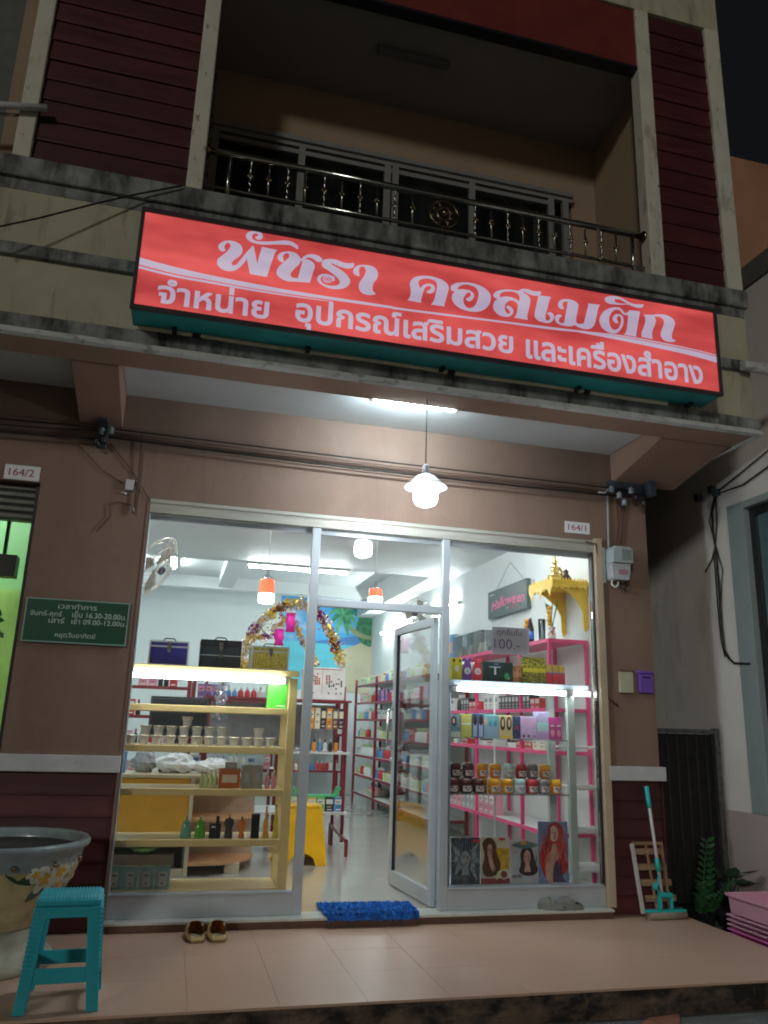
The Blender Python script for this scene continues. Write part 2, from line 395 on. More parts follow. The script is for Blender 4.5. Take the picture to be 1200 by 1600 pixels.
# parapet above the canopy
part('parapet', MB().box(-3.6, XE-.04, FY+.001, -.86, ZS1+.001, 4.36), M_cream)
part('parapet_groove', MB().box(-3.6, XE-.02, FY-.035, FY, 3.905, 3.985), M_slab, .006)
part('balcony_slab', MB().box(-3.6, XE+.01, FY-.028, .0, 4.44, 4.585), M_slab, .01)
part('balcony_slab', MB().box(-3.6, XE-.015, FY-.0, -.3, 4.361, 4.439), M_slab, .006)
part('balcony_slab', MB().box(XE-.039, XE-.01, FY+.002, .0, 3.535, 4.36), M_cream, .004)
# balcony recess
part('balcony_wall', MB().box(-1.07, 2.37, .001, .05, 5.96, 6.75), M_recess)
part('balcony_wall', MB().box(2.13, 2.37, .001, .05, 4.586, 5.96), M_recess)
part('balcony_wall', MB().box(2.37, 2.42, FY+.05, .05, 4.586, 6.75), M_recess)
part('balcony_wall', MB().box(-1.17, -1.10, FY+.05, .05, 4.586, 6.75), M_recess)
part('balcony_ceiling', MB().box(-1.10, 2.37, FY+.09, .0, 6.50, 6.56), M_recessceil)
def column(x0, x1, z0=4.586, z1=7.06, y0=FY-.02): part('column', MB().box(x0, x1, y0, FY+.10, z0, z1), M_col, .008)
column(-2.215, -2.112); column(-1.176, -1.072); column(2.215, 2.335); column(2.875, 3.01)
for a, b in ((-2.111, -1.177), (2.336, 2.874)):
    plank_row(a, b, 4.586, 7.055, FY+.02, 16 if a < 0 else 15, M_maroon, .014)
    part('wall', MB().box(a-.02, b+.02, FY+.026, FY+.2, 4.586, 7.06), M_wall)
part('fascia_beam', MB().box(-1.071, 2.214, FY, FY+.09, 6.49, 7.05), M_maroon2, .006)
part('fascia_trim', MB().box(-1.069, 2.213, FY-.006, FY+.088, 6.462, 6.489), M_black)
part('upper_wall', MB().box(-3.6, 3.01, FY-.015, .2, 7.062, 8.6), M_cream)
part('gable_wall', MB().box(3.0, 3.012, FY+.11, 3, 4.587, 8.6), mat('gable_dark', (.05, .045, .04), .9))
part('roof', MB().box(-3.6, 3.05, FY-.02, 9.2, 8.601, 8.7), M_slab)
# neighbour's bay at the top left
part('balcony_wall', MB().box(-3.6, -2.35, -.02, .05, 4.586, 8.0), mat('green_grey_recess', (.13, .15, .14), .8))
part('balcony_wall', MB().box(-2.35, -2.216, FY+.2, .05, 4.586, 7.06), M_recess)
# sliding windows upstairs
wn = part('window', MB().box(-1.06, 2.12, -.004, 0.0, 5.885, 5.955), M_sash, .003)
wf = MB(); wf.box(-1.06, 2.12, -.05, -.006, 5.86, 5.955); wf.box(-1.06, 2.12, -.075, -.05, 5.90, 5.94)
for x in (-1.06, -.36, .37, .44, 1.13, 1.88, 2.02):
    wf.box(x, x+.055, -.05, -.006, 4.6, 5.859)
wf.box(-1.0, 1.88, -.045, -.01, 5.795, 5.835)
obj('window_frame', wf, M_sash, wn)
M_curt = mat('teal_curtain', (.05, .085, .085), .9, var=.35, vs=(26, 4, .6))
for a, b in ((-1.005, -.36), (-.305, .37), (.495, 1.13), (1.185, 1.88)):
    cu = MB(); n = 26; pts = []
    for i in range(n+1):
        x = a+(b-a)*i/n; pts.append((x, .09+.02*math.sin(i*2.1)+.008*math.sin(i*5)))
    for i in range(n):
        q = len(cu.v); (xa, ya), (xb, yb) = pts[i], pts[i+1]
        cu.v += [(xa, ya, 4.6), (xb, yb, 4.6), (xb, yb, 5.55), (xa, ya, 5.55)]; cu.face((q, q+1, q+2, q+3), 0, True)
    obj('curtain', cu, M_curt, wn, fixn=False)
    obj('pane', MB().box(a, b, -.028, -.024, 4.6, 5.794), M_dark_glass, wn)
part('wall', MB().box(-1.06, 2.12, .14, .2, 4.6, 5.96), mat('dark_room', (.012, .014, .016), .9))
# balcony railing
rl = part('railing', MB().tube([(-1.09, -.95, 4.945), (2.24, -.95, 4.945)], .024, 12), M_dim)
obj('bottom_rail', MB().tube([(-1.07, -.95, 4.672), (2.2, -.95, 4.672)], .013, 8), M_dim, rl)
bx = [-.913, -.771, -.648, -.520, -.398, -.267, -.143, -.014, .108, .236, .366, .835, .961, 1.089, 1.208, 1.334, 1.46, 1.588, 1.712, 1.843, 1.969, 2.108]
M_rod = mat('stainless_baluster', (.5, .53, .52), .22, 1)
for i, x in enumerate(bx):
    mb = MB()
    if i == 0 or i == len(bx)-1: mb.tube([(x, -.95, 4.586), (x, -.95, 4.935)], .014, 8)
    elif i % 2 == 1:
        pts = [(x+.004*math.sin(k*1.6), -.95+.004*math.cos(k*1.6), 4.675+.26*k/20) for k in range(21)]
        mb.tube(pts, [.0055+.0035*(k % 2) for k in range(21)], 6)
    else: mb.tube([(x, -.95, 4.675), (x, -.95, 4.93)], .007, 6)
    obj('baluster', mb, M_rod, rl)
    if 0 < i < len(bx)-1:
        obj('collar', MB().ball((x-.01, -.955, 4.80), .014, 6, 4).ball((x+.012, -.955, 4.80), .013, 6, 4).ball((x, -.965, 4.815), .009, 6, 4), M_brass, rl)
md = MB(); c0 = (.60, -.95, 4.805)
for rad, th in ((.105, .007), (.05, .008)):
    md.tube([(c0[0]+rad*math.cos(t*math.pi/12), c0[1], c0[2]+rad*math.sin(t*math.pi/12)) for t in range(25)], th, 6)
for k in range(8):
    t = k*math.pi/4; md.tube([(c0[0]+.05*math.cos(t), c0[1], c0[2]+.05*math.sin(t)), (c0[0]+.078*math.cos(t+.5), c0[1], c0[2]+.078*math.sin(t+.5)), (c0[0]+.105*math.cos(t+.15), c0[1], c0[2]+.105*math.sin(t+.15))], .005, 5)
md.ball((c0[0], c0[1]-.012, c0[2]), .022, 10, 6)
obj('medallion', md, M_brass, rl)
for x in (-1.078, 2.226): obj('flange', MB().tube([(x, -.95, 4.945), (x+(.03 if x < 0 else -.03), -.95, 4.945)], .042, 14), M_brass, rl)
# neighbour's rail stub on the left
part('rail_end', MB().tube([P(-60, 160, y=-1.06), P(74, 169, y=-1.06)], .022, 10), M_ledge)
part('rail_end', MB().tube([P(-60, 176, y=-1.0), P(34, 180, y=-1.0)], .010, 8), M_dim)
# drain spout on the right corner of the parapet
part('drain_spout', MB().tube([(2.9, -1.06, 3.93), (3.14, -1.06, 3.925), (3.22, -1.03, 3.89)], .04, 12), M_drip)
# ceiling lamp upstairs, unlit
part('batten', MB().box(.15, .75, -.62, -.55, 6.455, 6.499), mat('unlit_batten', (.14, .15, .15), .6), .004)
# left unit: window opening with half raised shutter
part('shutter_box', MB().box(-3.6, XP-.004, .10, .17, 2.55, 2.80), M_black)
for k in range(5):
    z = 2.552+k*.05
    part('slat', MB().prism([(.10, z), (.082, z+.012), (.082, z+.036), (.10, z+.048)], -3.6, XP-.006, 'x'), mat('grey_shutter_slat', (.16, .17, .15), .5, .5, stain=[((.05, .04, .03), 12, .55, .7, .7)]))
part('shutter_guide', MB().box(XP-.03, XP-.003, .05, .099, ZB1, 2.80), M_black)

# shop front frame (aluminium)
GY = .035
fr = part('shopfront', MB().box(XL+.007, XR, .0, .07, 2.665, ZT-.004), M_alud, .004)
a = MB(); a.box(XL+.007, XR, -.012, -.0005, 2.735, 2.762)
obj('header_track', a, M_alud, fr)
obj('header_track', MB().box(XL+.007, XR, .071, .1, 2.63, 2.75), M_alu, fr)
def bar(x0, x1, z0, z1, y0=.006, y1=.064, name='mullion', m=M_alu): return obj(name, MB().box(x0, x1, y0, y1, z0, z1), m, fr, .003)
bar(-.062, .0, .062, 2.664); bar(.945, 1.005, .062, 2.664)
bar(.0005, .9445, 2.09, 2.145, name='transom')
bar(XL+.008, -.0625, .062, .195, name='bottom_rail'); bar(1.0055, XR-.001, .062, .195, name='bottom_rail')
bar(XL+.008, XL+.018, .196, 2.664, name='side_bead'); bar(XR-.012, XR-.001, .196, 2.664, name='side_bead', m=M_rub)
bar(XL+.008, -.0625, .1955, .207, .0, .066, name='bead'); bar(1.0055, XR-.013, .1955, .207, .0, .066, name='bead')
for x0, x1, z0, z1 in ((XL+.019, -.063, .2075, 2.664), (1.006, XR-.013, .2075, 2.664), (.001, .944, 2.146, 2.664)):
    obj('pane', MB().box(x0, x1, GY, GY+.005, z0, z1), M_glass, fr)
# the open glass door, swung inwards
door = part('glass_door', MB().box(-.02, .02, 0, .055, .0, 2.0), M_alu, .003, local=True)
H = Vector((.925, .085, .075)); E2 = P(609, 1379, z=.075)
ang = math.atan2(E2.y-H.y, E2.x-H.x); DW = (Vector((E2.x, E2.y, 0))-Vector((H.x, H.y, 0))).length
door.parent = bld; door.matrix_parent_inverse = Matrix.Translation(-ANCH['shophouse']); door.location = H; door.rotation_euler = (0, 0, ang-math.pi/2)
def dp(n, mb, m, bev=.003): return obj(n, mb, m, door, bev, local=True)
dp('lock_stile', MB().box(-.02, .02, DW-.06, DW, 0, 2.0), M_alu)
dp('top_rail', MB().box(-.0195, .0195, .0555, DW-.0605, 1.935, 2.0), M_alu)
dp('bottom_rail', MB().box(-.0195, .0195, .0555, DW-.0605, 0, .10), M_alu)
dp('pane', MB().box(-.003, .003, .056, DW-.061, .101, 1.934), glass('door_glass', refl=.55, dirt=.006), 0)
dp('gasket', MB().box(-.012, .012, DW-.068, DW-.061, .101, 1.934), M_rub, 0)
for s in (-1, 1):
    x = s*.065; y = DW-.03; pts = [(s*.02, y, 1.02), (x*.8, y, 1.02), (x, y, 1.05), (x, y, 1.30), (x*.8, y, 1.33), (s*.02, y, 1.33)]
    dp('handle', MB().tube([tuple(q) for q in pts], .013, 10), M_chrome, 0)
dp('lock', MB().tube([(-.035, DW-.03, .93), (.035, DW-.03, .93)], .018, 12), M_chrome, 0)

# interior
IXR = 2.60; IXL = -1.75; IYB = 9.0; ZI = .061
struct('shop_floor', MB().box(IXL, IXR, .1005, IYB, 0, ZI), M_infloor)
fl = MB()
struct('interior_back_wall', MB().box(IXL-.1, IXR+.1, IYB, IYB+.08, 0, 3.8), M_inwall)
struct('interior_right_wall', MB().box(IXR, IXR+.05, .181, IYB, 0, 3.8), M_inwall2)
struct('interior_left_wall', MB().box(IXL-.08, IXL, .181, IYB, 0, 3.8), M_inwall)
struct('interior_front_wall', MB().box(IXL, IXR, .181, .2, ZT, 3.3), M_inwall)
struct('interior_ceiling', MB().box(IXL, IXR, .181, 4.45, 3.22, 3.8), M_inceil)
struct('interior_rear_ceiling', MB().box(IXL, IXR, 4.45, IYB, 3.62, 3.72), M_inceil)
struct('ceiling_beam', MB().box(2.30, IXR-.001, 4.451, IYB-.001, 3.22, 3.619), M_inwall2)
struct('ceiling_beam', MB().box(IXL+.001, 2.299, 8.0, 8.25, 3.42, 3.619), M_inceil)
struct('ceiling_beam', MB().box(-.35, -.1, 4.451, 7.999, 3.45, 3.6195), M_inceil)

# the green room of the left unit
M_green = mat('lime_green_wall', (.28, .55, .24), .6, var=.05, vs=1.5)
struct('green_room_wall', MB().box(-4.4, -1.86, 2.2, 2.25, 0, 3.3).box(-1.85, -1.83, .19, 2.2, 0, 3.3).box(-4.4, -4.35, .19, 2.2, 0, 3.3), M_green)
struct('green_room_ceiling', MB().box(-4.4, -1.83, .19, 2.25, 3.3, 3.35), mat('pale_green_ceiling', (.5, .75, .55), .7))
struct('green_room_floor', MB().box(-4.4, -1.83, .19, 2.25, .0, .05), M_infloor)
o = obj('green_wall_column', MB().box(-2.62, -2.0, 2.1, 2.199, .05, 2.35), mat('yellow_green_paint', (.40, .60, .16), .6)); o['kind'] = 'structure'

t = thing('wall_unit', 'black box hanging in the green lit opening of the left unit', 'box', (-2.5, .5, 2.1))
q0, q1 = P(-90, 893, y=.5), P(27, 867, y=.5)
obj('casing', MB().box(q0.x, q1.x, .5, .62, q0.z, q1.z), M_black, t, .004); obj('bracket', MB().box(q1.x-.12, q1.x-.10, .60, .64, q1.z+.0005, 3.3), M_black, t)
t = thing('hanging_leaves', 'green leafy plant hanging at the left edge of the green lit opening', 'plant', tuple(P(-10, 960, y=.6)))
for k in range(14):
    q = P(-22+random.uniform(-18, 30), 955+random.uniform(0, 32), y=.6); a = random.uniform(0, 6.28); d = Vector((math.cos(a), -.3, math.sin(a))).normalized(); w_ = d.cross(Vector((0, 1, 0))).normalized()
    mb = MB(); mb.v = [tuple(q+d*.0), tuple(q+d*.03+w_*.02), tuple(q+d*.065), tuple(q+d*.03-w_*.02)]; mb.face((0, 1, 2)); mb.face((0, 2, 3))
    obj('leaf', mb, mat('dark_leaf', (.02, .12, .02), .5), t, fixn=False)
obj('stem', MB().tube([tuple(P(-22, 930, y=.6)), tuple(P(-18, 985, y=.6))], .004, 5), mat('dark_leaf', (.02, .12, .02)), t)
# right hand neighbour
NX = 3.5
nb = thing('neighbour_house', 'plain white side wall of the neighbouring house across the alley, with blue window reveal', 'house', (NX, 0, -.14))
M_nw = mat('white_neighbour_wall', (.80, .78, .75), .8, var=.06, vs=2, bump=.15, bs=40, stain=[((.28, .25, .2), (3, 3, 1), .55, .8, .5)])
M_nw2 = mat('pinkish_lower_wall', (.48, .40, .38), .8, var=.08, vs=3)
pw = lambda px, py: P(px, py, x=NX)
q = pw(1146, 900); wy1 = q.y; ztop = pw(1122, 798).z; zbot = pw(1170, 1270).z
w = MB(); w.box(NX, NX+.2, wy1, 9, zbot, 5.0); w.box(NX, NX+.2, -4, wy1-.0005, ztop, 5.0); w.box(NX, NX+.199, -4, -1.6, zbot, ztop-.0005)
obj('wall', w, M_nw, nb)
obj('wall', MB().box(NX-.012, NX+.2, -4, wy1+.30, -.14, zbot-.0005), M_nw2, nb)
obj('wall', MB().box(NX, NX+.2, wy1+.3005, 9, -.14, zbot-.0005), M_nw, nb)
M_rev = mat('blue_grey_reveal', (.30, .37, .38), .6, var=.06)
obj('reveal', MB().box(NX-.015, NX+.13, wy1-.20, wy1-.001, zbot+.001, ztop-.001), M_rev, nb, .004)
obj('reveal', MB().box(NX-.01, NX+.13, -1.6, wy1-.2005, ztop-.06, ztop-.001), M_rev, nb, .004)
nwf = obj('window', MB().box(NX+.04, NX+.10, wy1-.27, wy1-.2015, zbot+.01, ztop-.0615).box(NX+.04, NX+.10, -1.6, wy1-.2705, ztop-.13, ztop-.0615).box(NX+.045, NX+.095, -1.6, wy1-.2705, 2.02, 2.10), mat('black_window_frame', (.02, .022, .025), .35), nb, .003)
obj('pane', MB().box(NX+.065, NX+.07, -1.6, wy1-.271, zbot+.01, ztop-.1305), mat('frosted_teal_glass', (.10, .19, .20), .25, coat=.3), nwf)
obj('upper_wall', MB().box(NX-.02, NX+.2, -1.2, 9, 5.001, 5.2), mat('grey_parapet', (.16, .15, .13), .9), nb)
obj('upper_wall', MB().box(3.9, 9, 3.0, 3.2, 4.9, P(1150, 246, y=3.0).z), mat('sodium_lit_wall', (.40, .21, .13), .8, var=.25, vs=.5), nb)  # orange of sodium light put into this wall's colour

# ================================================================== SIGNBOARD
SGY = -1.25
sg = thing('signboard', 'long red backlit shop sign with white Thai lettering and teal box above the canopy', 'sign', (.58, -1.14, 3.56))
M_teal = mat('teal_sheet_metal', (.02, .28, .29), .4, .2, var=.12, vs=4, stain=[((.01, .05, .05), (3, 3, 9), .55, .8, .5)])
M_sframe = mat('black_sign_frame', (.055, .045, .052), .4)
SX0, SX1, SZ0, SZ1 = -1.392, 2.549, 3.565, 4.216
obj('sign_box', MB().box(SX0, SX1, -1.235, -1.03, SZ0-.012, SZ1), M_teal, sg, .006)
f_ = MB()
f_.box(SX0-.008, SX1+.008, -1.262, -1.2355, SZ1-.022, SZ1+.008); f_.box(SX0-.008, SX1+.008, -1.262, -1.2355, SZ0-.012, SZ0+.014)
f_.box(SX0-.008, SX0+.014, -1.262, -1.2355, SZ0+.0145, SZ1-.0225); f_.box(SX1-.018, SX1+.008, -1.262, -1.2355, SZ0+.0145, SZ1-.0225)
obj('frame', f_, M_sframe, sg, .002)
def backlit(name, a, b, s):
    m = bpy.data.materials.new(name); m.use_nodes = True; t = m.node_tree; p = t.nodes['Principled BSDF']
    c = _mix(t, _ramp(t, _noise(t, (1.6, 1, 5), 2), .32, .68), a, b)
    p.inputs['Base Color'].default_value = (*[x*.5 for x in a], 1); p.inputs['Roughness'].default_value = .45
    t.links.new(c, p.inputs['Emission Color']); p.inputs['Emission Strength'].default_value = s; return m
M_face = backlit('backlit_red_acrylic', (.44, .046, .048), (.80, .115, .108), .47)
M_let = backlit('backlit_white_lettering', (.44, .36, .50), (.58, .50, .62), .46)
obj('face', MB().box(SX0+.013, SX1-.017, -1.25, -1.236, SZ0+.013, SZ1-.021), M_face, sg)
GL = [
 # (origin x, origin y, scale, [outline, hole...]); trailing 1 marks a sharp corner
 (330, 350, 8.571, [[(192, 355, 1), (150, 370), (110, 345), (95, 300), (120, 260), (180, 230), (260, 225), (340, 245), (395, 285), (418, 330), (410, 390), (370, 440), (310, 480), (275, 520), (280, 548), (310, 555), (345, 535), (400, 470), (470, 385), (555, 292, 1), (570, 300, 1), (615, 530, 1), (680, 308, 1), (888, 350, 1), (845, 410), (745, 710, 1), (520, 670, 1), (478, 470, 1), (420, 545), (360, 600), (300, 628), (220, 632), (140, 603), (90, 555), (78, 510), (95, 465), (150, 420), (210, 370), (250, 320), (258, 285), (235, 255), (205, 258), (182, 285), (178, 320)]]),
 (330, 350, 8.571, [[(688, 235, 1), (620, 232), (575, 215), (548, 190), (548, 155), (575, 130), (610, 130), (628, 150), (612, 168), (590, 172), (595, 195), (620, 210), (660, 208), (688, 185), (685, 140), (640, 105), (565, 95), (500, 110), (465, 150), (480, 200), (540, 245), (640, 272), (720, 278), (860, 275), (1000, 280), (1070, 290), (1160, 342, 1), (1166, 300, 1), (1110, 255), (1050, 230), (960, 222), (800, 235)]]),
 (460, 370, 8.571, [[(-139, 334, 1), (-174, 341), (-214, 309), (-226, 269), (-204, 229), (-154, 204), (-64, 197), (16, 219), (65, 262), (88, 295), (130, 262), (180, 240), (250, 235), (320, 255), (362, 285), (374, 318), (340, 338), (295, 330), (255, 300), (200, 278), (140, 292, 1), (205, 315), (255, 350), (272, 400), (255, 460), (205, 615, 1), (60, 605), (-14, 601), (-74, 599), (-154, 574), (-224, 519), (-239, 469), (-214, 409), (-154, 349), (-104, 309), (-72, 269), (-76, 234), (-104, 221), (-134, 234), (-152, 264), (-149, 299)],
                    [(-49, 519), (-24, 549), (46, 557, 1), (78, 440), (108, 332, 1), (88, 322), (60, 368), (10, 420), (-30, 460), (-50, 495)]]),
 (460, 370, 8.571, [[(372, 330), (410, 305), (480, 298), (560, 308), (640, 340), (700, 355), (760, 355), (798, 352, 1), (795, 395), (760, 420), (700, 425), (620, 405), (550, 375), (480, 350, 1), (520, 385), (600, 430), (680, 490), (730, 550), (745, 600), (725, 650), (660, 690), (560, 703), (450, 685), (360, 640), (312, 592), (308, 545), (340, 510), (400, 498), (460, 505), (510, 530), (542, 575), (525, 600), (512, 572), (470, 535), (400, 528), (358, 548), (352, 580), (380, 622), (440, 650), (520, 658), (580, 648), (607, 620), (597, 575), (540, 520), (450, 450), (385, 410), (366, 370)]]),
 (460, 370, 8.571, [[(878, 522, 1), (840, 525), (795, 490), (788, 450), (815, 405), (870, 380), (950, 378), (1040, 395), (1100, 440), (1120, 500), (1100, 570), (1060, 620), (1045, 680), (1055, 730), (1090, 760, 1), (1060, 778), (980, 780), (910, 755), (870, 710), (862, 660), (880, 600), (930, 530), (955, 470), (945, 420), (915, 400), (880, 408), (865, 440), (866, 485)]]),
 (630, 415, 8.571, [[(55, 465, 1), (85, 430), (100, 370), (98, 310), (88, 250), (105, 200), (160, 155), (250, 138), (350, 142), (450, 165), (550, 210), (603, 270), (605, 330), (575, 440), (550, 525), (560, 550, 1), (370, 522, 1), (405, 480), (430, 400), (450, 300), (450, 240), (420, 203), (350, 178), (280, 175), (220, 195), (203, 230), (212, 268), (232, 300, 1), (270, 262), (330, 243), (390, 255), (422, 295), (415, 345), (375, 372), (325, 368), (310, 345, 1), (345, 330), (372, 305), (365, 280), (330, 275), (290, 300), (268, 350), (250, 420), (235, 475), (245, 500, 1)]]),
 (630, 415, 8.571, [[(690, 347, 1), (650, 335), (635, 300), (655, 262), (710, 235), (800, 225), (900, 232), (1010, 262), (1100, 310), (1160, 375), (1172, 440), (1155, 510), (1110, 570), (1030, 612), (940, 620), (830, 600), (740, 560), (680, 505), (652, 440), (660, 385)],
                    [(725, 322, 1), (740, 285), (785, 262), (850, 255), (930, 275), (985, 310), (1008, 360), (1005, 420), (985, 490), (950, 545), (900, 570), (850, 560), (815, 515), (805, 450), (830, 395), (865, 362), (895, 365), (905, 395), (880, 425), (840, 440, 1), (850, 465), (885, 480), (925, 455), (948, 410), (935, 370), (890, 335), (810, 318)]]),
 (750, 430, 8.571, [[(235, 318, 1), (195, 300), (178, 270), (200, 230), (260, 202), (350, 192), (440, 198), (510, 208), (560, 185), (640, 188), (720, 215), (815, 218, 1), (805, 265), (740, 275), (670, 260), (600, 225), (562, 222, 1), (620, 255), (665, 305), (674, 360), (655, 440), (632, 550), (640, 600, 1), (455, 568, 1), (485, 530), (500, 460), (505, 400), (480, 360), (430, 340), (380, 348), (340, 390), (330, 440), (350, 500), (388, 520), (402, 500), (385, 465), (347, 430), (370, 410), (412, 425), (445, 470), (435, 520), (390, 555), (320, 557), (250, 532), (195, 480), (175, 420), (190, 360)],
                    [(268, 300, 1), (265, 265), (290, 235), (350, 220), (440, 222), (505, 250), (530, 300), (525, 352, 1), (470, 315), (400, 292), (330, 286)]]),
 (750, 430, 8.571, [[(783, 268, 1), (950, 292, 1), (925, 350), (900, 450), (880, 520), (875, 570), (890, 605), (920, 605), (940, 580), (930, 545), (895, 512, 1), (920, 498), (960, 505), (992, 545), (985, 590), (940, 635), (870, 638), (790, 615), (745, 580), (730, 530), (745, 440), (770, 330)]]),
 (860, 440, 10, [[(205, 432, 1), (160, 425), (125, 395), (118, 350), (145, 300), (210, 275), (300, 280), (380, 305), (430, 350), (435, 400), (405, 560), (400, 620), (420, 655), (470, 662), (520, 655, 1), (555, 520), (590, 370), (575, 340, 1), (775, 365, 1), (750, 410), (720, 540), (695, 650), (660, 710), (600, 742), (520, 740), (440, 715), (375, 678, 1), (310, 700), (210, 690), (130, 665), (80, 620), (70, 560), (95, 525), (140, 515), (175, 532), (155, 560), (135, 580), (135, 625), (165, 650), (210, 650, 1), (240, 500), (270, 320, 1), (235, 310), (200, 325), (190, 360), (205, 405)]]),
 (930, 450, 8.571, [[(312, 470, 1), (280, 470), (240, 440), (235, 400), (260, 360), (310, 350), (355, 370), (378, 420), (370, 500), (330, 570), (280, 605), (220, 608), (150, 580), (90, 530), (58, 460), (60, 400), (100, 330), (170, 280), (260, 258), (330, 268), (370, 305), (390, 333), (420, 335), (460, 298, 1), (600, 315, 1), (575, 460), (548, 620), (555, 655, 1), (385, 625, 1), (410, 590), (430, 500), (440, 360, 1), (400, 362), (365, 345), (340, 310), (300, 290), (250, 300), (205, 350), (185, 410), (190, 480), (220, 540), (260, 560), (310, 540), (340, 480), (345, 420), (330, 380), (305, 375), (290, 400), (297, 440)]]),
 (930, 450, 8.571, [[(125, 155), (150, 122), (220, 110), (300, 118), (380, 150), (450, 190), (520, 215), (600, 220), (650, 222, 1), (630, 260), (580, 265), (510, 250), (440, 222), (350, 225), (250, 220), (170, 205)],
                    [(260, 150, 1), (320, 152), (380, 180), (425, 208), (350, 208), (270, 190)]]),
 (930, 450, 8.571, [[(650, 355, 1), (740, 362), (850, 352), (950, 365), (1030, 405), (1065, 460), (1055, 530), (1030, 600), (1025, 660), (1045, 690), (1082, 700, 1), (1050, 722), (980, 722), (920, 700), (880, 650), (880, 590), (910, 510), (920, 450), (900, 410), (850, 385), (788, 385, 1), (810, 430), (800, 490), (770, 560), (760, 620), (770, 685, 1), (620, 657, 1), (620, 600), (650, 520), (670, 450), (667, 395)]]),
]
def sgn(u, v, l, d=.0012): return (u, SGY-d-l, v)
def px2(ox, oy, s, q):
    w_ = P(ox+q[0]/s, oy+q[1]/s, y=SGY); return (w_.x, w_.z)+tuple(q[2:])
for ox, oy, s, loops in GL:
    flat_mesh('glyph', [smooth([px2(ox, oy, s, q) for q in l]) for l in loops], lambda u, v, l: sgn(u, v, l), M_let, sg, traced=True)
# the small spiral inside one letter
sp = []
for k in range(45):
    t = k/44; a = -.3-t*4.6*math.pi/1; r = 78*(1-t)+6
    sp.append(px2(460, 370, 8.571, (455+r*math.cos(a), 572+r*.62*math.sin(a))))
mb = MB(); n0 = 0
for i, q in enumerate(sp):
    a_ = Vector(sp[max(0, i-1)][:2]); b_ = Vector(sp[min(len(sp)-1, i+1)][:2]); d = (b_-a_).normalized(); nn = Vector((-d.y, d.x))*.0042*(1.1-.5*i/len(sp))
    for s_ in (1, -1): mb.v.append(sgn(q[0]+nn.x*s_, q[1]+nn.y*s_, .0008))
for i in range(len(sp)-1): mb.face((2*i, 2*i+1, 2*i+3, 2*i+2))
obj('glyph', mb, M_let, sg, fixn=False)
def ribbon(top, bot):
    t = smooth([px2(0, 0, 1, q) for q in top], False, 6); b = smooth([px2(0, 0, 1, q) for q in bot], False, 6)
    mb = MB(); n = len(t); mb.v = [sgn(*q, 0) for q in t]+[sgn(*q, 0) for q in b]
    for i in range(n-1): mb.face((i, i+1, n+i+1, n+i))
    obj('stripe', mb, M_let, sg, fixn=False)
ribbon([(217, 402), (270, 416.5), (330, 430.3), (400, 444), (470, 456.6), (600, 476.6), (630, 481.8), (770, 499.8), (860, 511), (920, 518.2), (980, 525.2), (1070, 542.5), (1121, 555)],
       [(216.5, 413), (270, 427), (330, 438.2), (400, 451.5), (470, 462), (600, 480.4), (630, 485.2), (770, 502.6), (860, 514.8), (920, 520.6), (980, 527.4), (1070, 544.3), (1121, 556.4)])
ribbon([(216, 415), (270, 429), (330, 439.8), (400, 452.8), (460, 462.3), (520, 470.8)], [(216, 419), (270, 432.4), (330, 443.4), (400, 455.4), (460, 464.2), (520, 471.6)])
ribbon([(905, 518), (980, 528.3), (1070, 545.6), (1121.5, 558)], [(905, 519.5), (980, 534), (1070, 553.2), (1122, 567.5)])
def line2(body, l, r, bl, br, up):
    a_ = P(l, bl, y=SGY); b_ = P(r, br, y=SGY); h = P(l, bl-up, y=SGY).z-a_.z; z = (a_.z+b_.z)/2
    write(body, (a_.x, b_.x, z, z+h), lambda u, v, l: sgn(u, v, l), M_let, sg, bold=.024)
line2('จำหน่าย', 246, 418, 472.5, 498, 40)
line2('อุปกรณ์เสริมสวย', 461, 801, 517, 560, 49)
line2('และเครื่องสำอาง', 823, 1098, 560, 599.5, 42)
# brackets, and a pale pipe added as the bright lit gap under the sign
for px in (268, 480, 690, 900, 1070):
    x = P(px, 560, y=-1.06).x; obj('bracket', MB().box(x-.014, x+.014, -1.10, -1.032, ZS1+.006, SZ0-.0125), M_black, sg)
cp = thing('lit_strip_pipe', 'pale pipe added for the bright strip of lit wall under the red sign', 'pipe', (.6, -1.045, 3.54))
pts = [(-1.37+.33*k, -1.034, ZS1+.0215+.003*math.sin(k*1.7)) for k in range(12)]
obj('pipe', MB().tube(pts, .015, 10), mat('lit_strip_cream', (.82, .78, .58), .5), cp)
for k in (1, 6, 9): obj('joint', MB().tube([pts[k], (pts[k][0]+.05, pts[k][1], pts[k][2])], .0175, 10), M_rub, cp)

# ================================================================== LAMPS OUTSIDE
t = thing('tube_lamp', 'short lit fluorescent tube lamp on the canopy ceiling above the doorway', 'lamp', (.52, -.71, 3.47))
a_, b_ = P(583, 619, y=-.71), P(712, 635.5, y=-.71)
ZL = 3.43
obj('batten', MB().box(a_.x-.02, b_.x+.03, -.727, -.69, ZL+.018, ZL+.05), M_white, t, .003)
obj('tube', MB().tube([(a_.x+.01, -.708, ZL), (b_.x-.005, -.708, ZL)], .019, 12), M_cantube, t)
for x in (a_.x-.012, b_.x+.008): obj('holder', MB().box(x-.012, x+.012, -.722, -.695, ZL-.02, ZL+.017), M_white, t, .003)
PX, PY = .60, -.85
t = thing('pendant_lamp', 'lit white pendant lamp with a glass brim hanging on a cord before the door', 'lamp', (PX, PY, 3.1))
zs = P(665, 725, y=PY).z; zbm = P(665, 760, y=PY).z; zb = P(665, 791, y=PY).z; PX = P(665, 760, y=PY).x
obj('cord', MB().tube([(PX, PY, 3.414), (PX-.002, PY, zs)], .0035, 6), M_cable, t)
